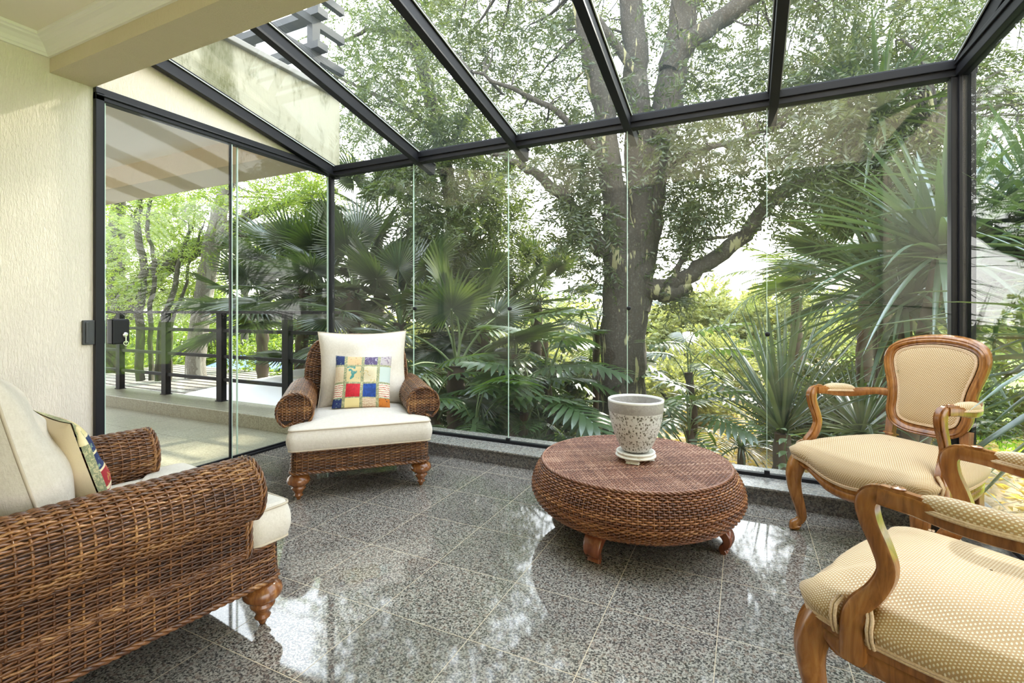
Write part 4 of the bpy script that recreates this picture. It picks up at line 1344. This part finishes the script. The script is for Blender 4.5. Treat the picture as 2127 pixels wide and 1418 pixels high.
# ---- trees beyond the terrace railing
lean = [[(395, 930, 10.5, .26), (405, 780, 10.5, .20), (418, 650, 10.5, .185), (432, 560, 10.4, .175), (450, 470, 10.3, .165), (470, 390, 10.2, .15), (500, 290, 10.1, .12), (540, 180, 10, .08)],
        [(440, 520, 10.4, .05), (410, 470, 10.6, .03), (380, 450, 10.8, .02)]]
reg = [(560, 300, 700, 400, 22, 9, 12, .32), (380, 340, 560, 430, 14, 9, 12, .32), (600, 390, 700, 430, 6, 9, 11, .22)]
tree('leaning_tree', 'pale lichen-covered tree trunk leaning right beyond the terrace railing', 'tree', 'trees beyond the terrace railing', lean, reg, M['bark_pale'], M['leaf_bright'],
     n_spray=15, ll=.08, lw=.026, L=.36, nl=10, hang=.2)
moss = [[(225, 860, 11.5, .30), (232, 720, 11.5, .25), (258, 640, 11.4, .24), (310, 580, 11.2, .22), (375, 530, 11.0, .22), (440, 505, 10.8, .20), (520, 485, 10.5, .17), (610, 470, 10.2, .15), (690, 462, 10, .12), (760, 470, 9.8, .08), (800, 485, 9.7, .04)],
        [(410, 515, 11, .12), (470, 470, 10.8, .11), (540, 440, 10.6, .09), (620, 415, 10.4, .07), (700, 395, 10.2, .05)],
        [(245, 660, 11.5, .20), (240, 540, 11.6, .18), (245, 430, 11.6, .15), (255, 320, 11.6, .10)]]
reg = [(205, 420, 400, 520, 40, 9.5, 13, .38), (205, 520, 330, 650, 24, 9.5, 13, .36), (330, 520, 480, 610, 20, 10, 13, .34), (500, 400, 690, 440, 12, 9, 11, .22), (470, 500, 700, 520, 7, 10, 11, .18), (330, 600, 480, 680, 18, 11, 14, .34)]
tree('mossy_tree', 'dark mossy tree with one long limb stretching right beyond the railing', 'tree', 'trees beyond the terrace railing', moss, reg, M['bark_dark'], M['leaf_bright'],
     n_spray=17, ll=.075, lw=.024, L=.36, nl=11, hang=.15)
for i, (pts, rg, lb) in enumerate([
    ([(292, 790, 9.5, .075), (290, 650, 9.5, .07), (300, 560, 9.5, .065), (285, 480, 9.5, .06), (292, 400, 9.5, .05)], [(230, 420, 360, 520, 12, 9, 11, .30)], 'slim crooked tree with twin stems just right of the first railing post'),
    ([(330, 790, 9.8, .07), (335, 680, 9.8, .06), (362, 600, 9.8, .05), (372, 540, 9.8, .04), (400, 470, 9.8, .03)], [(340, 430, 440, 520, 8, 9, 11, .28)], 'thin sapling curving right between two railing posts')]):
    l2 = [(a + 22, b, c + .1, r * .6) for a, b, c, r in pts]
    tree('young_tree', lb, 'tree', 'trees beyond the terrace railing', [pts, l2], rg, M['bark_dark'], M['leaf_bright'], n_spray=14, ll=.07, lw=.022, L=.34, nl=10)

# ---- bushes and far woods, each a plant of its own
def bush(name, label, cat, group, px, py, t, w, h, leafm, n=260, ll=.10, lw=.045, L=.4, foot=None):
    c = np.array(at(px, py, t))
    z0 = float(gz(c[0], c[1]))
    R = empty(name, (c[0], c[1], z0), 0, label, cat, group)
    hh = c[2] - z0
    u = rng.normal(size=(n, 3)); u = unit(u) * rng.uniform(.35, 1, (n, 1)) ** .5
    u[:, 2] = np.abs(u[:, 2]) * 1.0
    lump = 1 + .22 * np.sin(u[:, 0] * 5 + px) * np.cos(u[:, 1] * 4 + py)
    B = u * np.array([w, w * .8, hh + h]) * lump[:, None]
    lb = MB()
    sprays(lb, B, u + rng.normal(0, .3, u.shape), L, nl=8, ll=ll, lw=lw, droop=.3)
    tb = MB()
    for k in range(5):
        a = k * 1.256 + px
        e = np.array([w * .5 * math.cos(a), w * .4 * math.sin(a), (hh + h) * .7])
        tb.tube(spline(np.array([(0, 0, 0), e * (.3, .3, .45), e]), 4), np.linspace(.05, .015, 9), 6)
    tb.build('stem', M['bark_dark'], R)
    lb.build('foliage', leafm, R)
    return R
far = [(1075, 640, 17, 1.9, 'round pale bush in the distance left of the big trunk'),
       (1160, 610, 22, 2.6, 'hazy treetop low on the skyline just left of the big trunk'),
       (1385, 640, 20, 2.2, 'yellow-green bush showing just right of the big trunk'),
       (1455, 605, 18, 1.7, 'yellow-green tree under the low curved limb'),
       (1530, 620, 21, 2.4, 'broad yellow-green treetop beyond the curved limb'),
       (1620, 600, 17, 1.9, 'pale green distant tree behind the spiky plant'),
       (1740, 610, 19, 2.8, 'distant tree behind the large strap-leaved plant'),
       (1900, 600, 18, 3.0, 'distant tree left of the right corner post'),
       (2080, 560, 17, 2.8, 'distant tree right of the right corner post'),
       (1000, 620, 19, 2.4, 'distant tree between the palms'),
       (860, 640, 19, 2.6, 'distant green mass behind the first pane seam'),
       (740, 650, 18, 2.3, 'distant green mass right of the left corner post'),
       (600, 640, 19, 2.6, 'bright distant bush behind the fan palms on the left'),
       (470, 650, 18, 2.2, 'bright distant bush right of the leaning trunk'),
       (340, 640, 17, 2.4, 'bright distant bush left of the leaning trunk'),
       (230, 630, 17, 2.4, 'bright distant bush beside the sliding door lock')]
for i, (px, py, t, w, lb) in enumerate(far):
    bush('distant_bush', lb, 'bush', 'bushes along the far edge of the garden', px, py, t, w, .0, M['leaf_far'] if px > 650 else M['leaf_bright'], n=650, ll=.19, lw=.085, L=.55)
near = [(270, 700, 12.5, .9, 'fresh green shrub behind the left end of the railing', 'leaf_bright'), (355, 705, 13.5, 1.0, 'fresh green shrub behind the second railing bay', 'leaf_bright'),
        (540, 690, 12, 1.0, 'fresh green shrub below the fan palms on the left', 'leaf_bright'), (650, 700, 11, .8, 'fresh green shrub left of the corner post', 'leaf_bright'),
        (1400, 770, 9.5, .9, 'yellow-green shrub right of the big trunk', 'leaf_far'), (1470, 700, 11.5, 1.1, 'yellow-green shrub behind the monstera', 'leaf_far'),
        (1560, 700, 12.5, 1.2, 'loose shrub behind the spiky plant', 'leaf_mid'), (1060, 750, 8.5, .8, 'dark shrub behind the second pane seam', 'leaf_mid'),
        (1180, 760, 8, .8, 'dark shrub left of the big trunk foot', 'leaf_mid'), (930, 800, 7.5, .7, 'dark low shrub between the palms', 'leaf_mid'),
        (800, 780, 7.6, .8, 'dark low shrub behind the corner armchair', 'leaf_mid'), (1820, 760, 7.5, 1.1, 'dark shrub behind the right armchair', 'leaf_mid'), (1700, 800, 7, .8, 'dark shrub beside the spiky plant', 'leaf_mid'),
        (1960, 760, 7.0, 1.0, 'dark shrub behind the right corner post', 'leaf_mid')]
for px, py, t, w, lb, m in near:
    bush('garden_shrub', lb, 'bush', 'shrubs in the garden beds', px, py, t, w, .0, M[m], n=420, ll=.10, lw=.045, L=.34)

# ---- fan palms
def fan_frond(seed, L=1.0):
    r = np.random.default_rng(seed)
    b = MB()
    pet = spline(np.array([(0, 0, 0), (.30, 0, .10), (.62, 0, .12), (.85, 0, .07)]), 5)
    b.tube(pet, np.linspace(.018, .010, len(pet)), 5, mi=1)
    hub = pet[-1]
    n = 44
    for k in range(n):
        a = math.radians(-150 + 300 * k / (n - 1))
        ln = L * (.62 + .22 * math.cos(a)) * r.uniform(.92, 1.06)
        d = np.array([math.cos(a), math.sin(a), 0])
        sd = np.array([-math.sin(a), math.cos(a), 0])
        tt = np.array([.03, .35, .62, .85, 1.0])
        wd = np.array([.006, .024, .020, .010, .001]) * L * 1.12
        dr = r.uniform(.06, .26)
        C = hub + d * (ln * tt)[:, None]
        C[:, 2] += -dr * ln * np.clip(tt - .35, 0, 1) ** 1.6 - .10 * ln * tt * (1 - math.cos(a)) * .5
        V = np.stack([C - sd * wd[:, None] + (0, 0, .006), C + (0, 0, -.004), C + sd * wd[:, None] + (0, 0, .006)], 1)
        V[..., 2] += (wd * .45)[:, None] * np.array([1, -1, 1])
        b.grid(V)
    return b
def palm(px, py, t, L, n, label, foot=None, dry=2, mats=None, seed=0, tr=.10):
    c = np.array(at(px, py, t)); z0 = float(gz(c[0], c[1])) - .05
    R = empty('fan_palm', (c[0], c[1], z0), rng.uniform(0, 6), label, 'palm', 'fan palms in the garden')
    h = c[2] - z0
    tb = MB()
    zs = np.linspace(0, h, 26)
    tb.tube(np.stack([.03 * np.sin(zs * 2), .03 * np.cos(zs * 1.5), zs], 1), tr * (1 + .14 * (np.arange(26) % 2)), 12, wob=.06)
    tb.build('trunk', M['fibre'], R)
    mats = [M['palm'], M['stem']]
    ms = [fan_frond(seed * 3 + j, L) for j in range(3)]
    protos = []
    for k in range(n):
        el = math.radians(75 - 105 * (k / n) ** .9)
        az = k * 2.39996
        if k < 3:
            o = ms[k].build('frond', mats, R); protos.append(o)
        else:
            o = protos[k % 3].copy(); COL.objects.link(o); o.parent = R
        o.location = (0, 0, h - .25 * L * (k / n))
        o.rotation_euler = (rng.uniform(-.3, .3), -el, az)
        s_ = rng.uniform(.88, 1.1); o.scale = (s_, s_, s_)
    return R
PALMS = [(1800, 560, 7.0, 1.0, 18, 'dark fan palm behind the large strap-leaved plant'),
         (628, 590, 8.5, .88, 18, 'fan palm with its dark crown left of the corner post'),
         (545, 640, 9.5, .95, 15, 'fan palm behind the railing between the two door panes'),
         (735, 600, 7.8, .80, 18, 'fan palm crown just right of the left corner post'),
         (785, 450, 9.5, .70, 15, 'tall fan palm rising above the others behind the corner armchair'),
         (830, 670, 7.0, .72, 18, 'fan palm directly behind the corner armchair'),
         (905, 590, 8.8, .66, 15, 'fan palm right of the first pane seam'),
         (1000, 680, 7.8, .66, 16, 'fan palm left of the second pane seam'),
         (950, 760, 5.8, .66, 13, 'low fan palm beside the arm of the corner armchair'),
         (1110, 620, 9.0, .75, 13, 'fan palm right of the second pane seam'),
         (700, 730, 8.5, .75, 12, 'low fan palm half hidden by the corner post')]
for i, p in enumerate(PALMS): palm(*p, seed=i)

# ---- feather palm fronds at the right
def feather_frond(L=1.7, n=34, mi=0, droop=.55, ll=.38):
    b = MB()
    s = np.linspace(0, 1, 14)
    P = np.stack([L * s, 0 * s, L * (.55 * s - droop * s ** 2 * 1.3)], 1)
    b.tube(P, np.linspace(.014, .004, 14), 5, mi=1)
    for k in range(n):
        q = .12 + .88 * k / n
        p = np.array([L * q, 0, L * (.55 * q - droop * q * q * 1.3)])
        l_ = ll * math.sin(PI * min(1, .2 + .75 * (1 - q) + .1)) + .06
        for sg in (-1, 1):
            d = unit(np.array([.55, sg * .9, -.10 + rng.normal(0, .1)]))
            tt = np.array([0, .3, .7, 1.0]); w = np.array([.007, .012, .008, .001])
            C = p + d * (l_ * tt)[:, None]; C[:, 2] -= .35 * l_ * tt ** 2
            sd = np.array([.85, -sg * .5, 0])
            b.grid(np.stack([C - sd * w[:, None], C + sd * w[:, None]], 1))
    return b
def feather_palm(px, py, t, L, n, label, leafm):
    c = np.array(at(px, py, t)); z0 = float(gz(c[0], c[1])) - .05; h = c[2] - z0
    R = empty('feather_palm', (c[0], c[1], z0), 1.0, label, 'palm', 'feather palms in the garden')
    tb = MB(); zs = np.linspace(0, h, 16)
    tb.tube(np.stack([0 * zs, 0 * zs, zs], 1), np.linspace(.13, .09, 16), 12, wob=.06)
    tb.build('trunk', M['fibre'], R)
    protos = []
    for k in range(n):
        if k < 2: o = feather_frond(L).build('frond', [leafm, M['stem']], R); protos.append(o)
        else: o = protos[k % 2].copy(); COL.objects.link(o); o.parent = R
        o.location = (0, 0, h); o.rotation_euler = (0, -math.radians(50 - 75 * k / n), k * 2.4)
feather_palm(1655, 600, 9.5, 1.5, 15, 'feather palm with arching fronds behind the spiky plant', M['leaf_mid'])
feather_palm(1130, 690, 11, 1.3, 13, 'feather palm in the distance left of the big trunk', M['leaf_far'])

# ---- strap-leaved plants
def straps(b, n, L, wd, el0, el1, droop, seed, stiff=.4):
    r = np.random.default_rng(seed)
    s = np.linspace(0, 1, 9)
    for k in range(n):
        az = k * 2.39996 + r.uniform(-.2, .2)
        q = k / n
        el = math.radians(el0 + (el1 - el0) * q + r.uniform(-7, 7))
        l_ = L * r.uniform(.8, 1.12) * (.8 + .3 * math.sin(PI * q))
        dr = droop * r.uniform(.5, 1.5) * (.35 + .65 * q)
        h = np.array([math.cos(az), math.sin(az), 0])
        C = h * (l_ * s * math.cos(el))[:, None]
        C[:, 2] = l_ * s * math.sin(el) - dr * l_ * s ** 2.4
        sd = np.array([-math.sin(az), math.cos(az), 0]) + r.normal(0, .12, 3)
        w = wd * r.uniform(.8, 1.2) * np.array([.7, .95, 1, 1, .95, .85, .65, .38, .02])
        up = np.cross(sd, np.gradient(C, axis=0)); up = unit(up)
        if up[0][2] < 0: up = -up
        V = np.stack([C - sd * w[:, None] + up * w[:, None] * .5, C, C + sd * w[:, None] + up * w[:, None] * .5], 1)
        b.grid(V)
def strap_plant(name, label, px, py, t, L, wd, n, el0, el1, droop, leafm, seed, heads=((0, 0, 0),), tr=.07, dry=0, fixed=None):
    c = np.array(fixed if fixed else at(px, py, t)); z0 = float(gz(c[0], c[1])) - .05
    R = empty(name, (c[0], c[1], z0), seed, label, 'plant', 'strap-leaved plants outside the glass')
    h = c[2] - z0
    for i, hd in enumerate(heads):
        top = np.array([hd[0], hd[1], h + hd[2]])
        tb = MB()
        P = spline(np.array([(0, 0, 0), (top[0] * .3, top[1] * .3, top[2] * .5), top]), 6)
        tb.tube(P, np.linspace(tr * 1.2, tr * .8, len(P)), 10, wob=.06)
        tb.build('stem', M['fibre'], R)
        b = MB(); straps(b, n, L, wd, el0, el1, droop, seed * 7 + i)
        if dry: straps(b, 0, L, wd, 0, 0, 0, 1)
        o = b.build('leaf_crown', leafm, R); o.location = tuple(top)
    return R
strap_plant('spiky_plant', 'spiky grey-green plant fanning up from the sand beside the fourth pane seam', 1625, 900, 5.2, 1.65, .020, 74, 86, 18, .16, M['palm_blue'], 3, heads=((0, 0, 0),), tr=.10)
strap_plant('strap_leaved_tree', 'large plant of long drooping strap leaves filling the last front pane', 1880, 640, 4.7, 1.45, .026, 120, 70, -25, .30, M['palm_blue'], 4, heads=((0, 0, 0), (-.55, .5, .25), (.45, .5, .45), (-.2, .9, .7)))
strap_plant('strap_leaved_tree', 'strap-leaved plant pressing against the side glass right of the corner post', 0, 0, 0, 1.25, .026, 110, 75, -30, .30, M['palm_blue'], 5, heads=((0, 0, 0), (.5, .5, .7), (.35, -.5, -.25), (.9, .1, .35), (.1, .9, .35)), fixed=(2.25, 3.75, 1.15))
strap_plant('spiky_plant', 'low drooping spiky plant behind the arm of the right armchair', 1790, 900, 5.2, 1.35, .018, 70, 75, -10, .40, M['palm_blue'], 6, tr=.09)
strap_plant('strap_leaved_tree', 'tall strap-leaved plant with its crown above the front transom at the right', 1840, 330, 6.2, 1.25, .022, 80, 80, -40, .40, M['palm'], 8, heads=((0, 0, 0), (.5, .3, 1.2), (-.9, .4, .2)))
strap_plant('spiky_plant', 'fine-leaved drooping plant low down left of the right armchair', 1540, 930, 6.2, .65, .009, 60, 55, -5, .5, M['palm'], 9, tr=.05)

# ---- philodendrons with deeply cut leaves
def philo_leaf(seed):
    r = np.random.default_rng(seed)
    b = MB()
    pet = spline(np.array([(0, 0, 0), (.12, 0, .28), (.30, 0, .46), (.42, 0, .48)]), 4)
    b.tube(pet, np.linspace(.011, .007, len(pet)), 5, mi=1)
    o = pet[-1]
    L = .62
    s = np.linspace(0, 1, 9)
    rib = np.stack([o[0] + L * s, 0 * s, o[2] - .30 * L * s ** 1.8], 1)
    wv = .028 * np.sin(PI * np.clip(s * .9 + .1, 0, 1)) + .004
    b.grid(np.stack([rib - np.outer(wv, (0, 1, 0)) + (0, 0, .006), rib, rib + np.outer(wv, (0, 1, 0)) + (0, 0, .006)], 1))
    for k in range(11):
        q = -.06 + .98 * k / 10
        p = np.array([np.interp(max(q, 0), s, rib[:, 0]) + min(q, 0) * L, 0, np.interp(max(q, 0), s, rib[:, 2])])
        ln = L * (.20 + .34 * math.sin(PI * min(1, .22 + .68 * (1 - q)))) * r.uniform(.9, 1.1)
        an = math.radians(np.interp(q, [-.06, .2, 1], [135, 85, 28]))
        for sg in (-1, 1):
            d = np.array([math.cos(an), sg * math.sin(an), 0]); sd = np.array([-sg * math.sin(an), math.cos(an), 0])
            t_ = np.array([0, .25, .55, .8, 1.0]); w = np.array([.027, .027, .034, .023, .003])
            C = p + d * (ln * t_)[:, None] - np.outer(t_ ** 2 * ln * .30, (0, 0, 1)) + np.outer(.10 * ln * np.sin(PI * t_), (.5, 0, 0))
            b.grid(np.stack([C - sd * w[:, None], C - (0, 0, .004), C + sd * w[:, None]], 1))
    return b
PHM = [philo_leaf(11), philo_leaf(12)]
_ph = []
def philo(px, py, t, n, sc, label):
    c = np.array(at(px, py, t)); z0 = float(gz(c[0], c[1]))
    R = empty('philodendron', (c[0], c[1], z0), rng.uniform(0, 6), label, 'plant', 'split-leaf philodendrons outside the front glass')
    h = max(.15, c[2] - z0 - .3 * sc)
    tb = MB().tube(spline(np.array([(0, 0, 0), (.05, .03, h * .5), (0, 0, h)]), 5), .05, 8, wob=.08)
    tb.build('stem', M['fibre'], R)
    for k in range(n):
        if len(_ph) < 2:
            o = PHM[len(_ph)].build('leaf', [M['philo'], M['stem']], R); _ph.append(o)
        else:
            o = _ph[k % 2].copy(); COL.objects.link(o); o.parent = R
        o.location = (0, 0, h * (1 - .5 * (k / n)))
        s_ = sc * rng.uniform(.8, 1.15); o.scale = (s_, s_, s_)
        o.rotation_euler = (rng.uniform(-.3, .3), math.radians(-25 + 55 * k / n), k * 2.4)
for a in [(1135, 740, 5.6, 14, .9, 'split-leaf philodendron left of the big trunk'),
          (1090, 800, 5.1, 13, .95, 'split-leaf philodendron right of the second pane seam'),
          (985, 860, 4.7, 12, .85, 'low split-leaf philodendron behind the front glass left of the table'),
          (1120, 880, 5.0, 12, .75, 'low split-leaf philodendron left of the pot'),
          (1430, 730, 6.0, 13, .85, 'bright split-leaf philodendron right of the big trunk'),
          (1430, 850, 5.4, 13, .75, 'split-leaf philodendron right of the pot'),
          (1240, 640, 7.0, 12, 1.0, 'split-leaf philodendron behind the big trunk'),
          (1070, 690, 6.6, 13, 1.0, 'split-leaf philodendron behind the second pane seam'),
          (900, 800, 5.4, 11, .85, 'split-leaf philodendron beside the arm of the corner armchair')]:
    philo(*a)

# ---- sprout outside the glass
sp = empty('sapling', (0, 0, 0), 0, 'small leafy seedling growing close outside the glass left of the right armchair', 'plant')
c = at(1640, 990, 2.95); sp.location = (c[0], 3.62, -.05)
st = spline(np.array([(0, 0, -.6), (.005, 0, .1), (-.01, .0, .25), (.015, 0, .38)]), 5)
MB().tube(st, np.linspace(.006, .003, len(st)), 6).build('stem', M['stem'], sp)
for k in range(11):
    b = MB(); s = np.linspace(0, 1, 7); a = k * 2.1
    w = .022 * np.sin(PI * np.clip(s * .93 + .05, 0, 1)); d = np.array([math.cos(a), math.sin(a), .3]); sd = np.array([-math.sin(a), math.cos(a), 0])
    C = np.outer(s * .10, d); C[:, 2] -= .05 * s ** 2
    b.grid(np.stack([C - sd * w[:, None] + (0, 0, .003), C, C + sd * w[:, None] + (0, 0, .003)], 1))
    o = b.build('leaf', M['philo'], sp); o.location = (0, 0, .10 + .027 * k)

# ---- things down in the garden on the left
wu = empty('garden_parasol', tuple(at(628, 775, 8.2)), 0, 'big white parasol seen from above beyond the railing', 'parasol')
wu.location[2] = -2.45
hh = .05 + 2.45
M['canvas'] = m_c = simple('white_canvas', (.93, .93, .92), .8)
b = MB(); n = 8
for k0 in range(1):
    rows = []
    for q in np.linspace(.10, 1, 10):
        row = []
        for a in np.linspace(0, 2 * PI, 65)[:-1]:
            s8 = abs((a / (2 * PI) * 8) % 1 - .5) * 2
            rr = 2.35 * q * (1 - .05 * (1 - s8))
            row.append((rr * math.cos(a), rr * math.sin(a), hh - .42 * q ** 1.2 + .02 * s8 * q))
        rows.append(row)
    rows.append([(x, y, z - .16) for x, y, z in rows[-1]])
b.grid(np.array(rows), closed_u=True)
b.build('canopy', m_c, wu)
b = MB().lathe([(.02, hh + .07), (.14, hh + .055), (.30, hh + .0), (.34, hh - .03), (.30, hh - .05)], 32)
b.build('vent', m_c, wu)
MB().tube([(0, 0, 0), (0, 0, hh + .05)], .03, 12).build('pole', M['metal_grey'], wu)

dk = empty('timber_deck', (-11.2, 6.2, -2.45), 0, 'grey slatted timber roof lying low beyond the railing on the left', 'pergola')
M['grey_wood'] = m_wood('weathered_grey_boards', (.16, .15, .13), (.30, .28, .25), (.42, .40, .36), rough=.9)
for k in range(15):
    MB().box((-3.4, -1.9 + k * .25, 2.06), (3.1, -1.9 + k * .25 + .17, 2.10)).build('slat', M['grey_wood'], dk, smooth=False)
for x in (-3, 0, 2.8):
    MB().box((x - .05, -1.9, 1.94), (x + .05, 1.9, 2.06)).build('beam', M['bark_dark'], dk, smooth=False)
    for y in (-1.7, 1.7): MB().box((x - .06, y - .06, 0), (x + .06, y + .06, 1.94)).build('post', M['bark_dark'], dk, smooth=False)

fc = empty('picket_fence', (*at(420, 700, 16)[:2], -2.4), math.radians(8), 'black picket fence far beyond the railing', 'fence')
fb = MB()
for k in range(34): fb.box((-3.4 + k * .2, -.012, 0), (-3.4 + k * .2 + .03, .012, 1.25))
fb.build('pickets', M['metal'], fc, smooth=False)
for z in (.15, 1.1): MB().box((-3.4, -.02, z), (3.3, .02, z + .04)).build('rail', M['metal'], fc, smooth=False)
up_ = empty('utility_pole', (*at(508, 600, 15)[:2], -2.4), math.radians(20), 'thin utility pole with insulators far beyond the railing', 'utility pole')
MB().tube([(0, 0, 0), (0, 0, 6.6)], [.13, .09], 10).build('pole', M['bark_dark'], up_)
MB().box((-.2, -.06, 5.4), (.9, .06, 5.52)).build('crossarm', M['bark_dark'], up_, smooth=False)
for x in (-.1, .35, .8): MB().lathe([(.03, 0), (.06, .05), (.05, .12), (.06, .18), (.02, .25)], 10, c=(x, 0, 5.52)).build('insulator', M['metal_grey'], up_)
M['blue'] = simple('faded_blue_sheet', (.10, .17, .30), .6)
bs = empty('blue_roof', (*at(548, 750, 14)[:2], -2.4), 0, 'low blue sheet roof behind the white parasol', 'roof')
b = MB(); b.grid(np.array([[(-1.6, -1.2, 1.9 - .15), (1.2, -1.2, 1.9 - .15)], [(-1.6, .3, 2.15), (1.2, .3, 2.15)], [(-1.6, 1.5, 1.9), (1.2, 1.5, 1.9)]]))
o = b.build('roof_sheet', M['blue'], bs, smooth=False); sm = o.modifiers.new('thick', 'SOLIDIFY'); sm.thickness = .05
for x in (-1.5, 1.1):
    for y in (-1.1, 1.4): MB().box((x - .05, y - .05, 0), (x + .05, y + .05, 1.8)).build('post', M['metal_grey'], bs, smooth=False)
M['slab'] = simple('blue_grey_concrete', (.16, .20, .24), .6)
o = MB().add([(-2.9, 3.9, -1.0), (-.9, 3.9, -.62), (-.9, 5.0, -.55), (-2.9, 5.4, -.95), (-2.9, 3.9, -1.2), (-.9, 3.9, -1.2), (-.9, 5.0, -1.2), (-2.9, 5.4, -1.2)], [(0, 1, 2, 3), (7, 6, 5, 4), (0, 4, 5, 1), (1, 5, 6, 2), (2, 6, 7, 3), (3, 7, 4, 0)]).build('garden_slab', M['slab'], None, smooth=False)
o['kind'] = 'structure'

# ---- grass blades on the lawn and leaf litter on the sand
n = 26000
gp = np.stack([rng.uniform(2.6, 9, n), rng.uniform(1.5, 9, n)], 1)
B = np.concatenate([gp, gz(gp[:, 0], gp[:, 1])[:, None]], 1)
b = MB(); leaf_quads(b, B, np.stack([rng.normal(0, .35, n), rng.normal(0, .35, n), np.ones(n)], 1), .09, .012)
o = b.build('lawn_grass', M['grass'], None, smooth=False); tag(o, 'bright green lawn outside the side glass', 'grass', kind='stuff')
n = 5200
gp = np.stack([rng.uniform(-1.2, 3.4, n), rng.uniform(3.7, 12, n)], 1)
B = np.concatenate([gp, gz(gp[:, 0], gp[:, 1])[:, None] + .055], 1)
b = MB(); leaf_quads(b, B, np.stack([rng.normal(0, 1, n), rng.normal(0, 1, n), rng.normal(0, .15, n)], 1), .10, .04)
o = b.build('leaf_litter', M['palm_dry'], None, smooth=False); tag(o, 'dry brown leaf litter scattered over the sandy ground', 'leaf litter', kind='stuff')
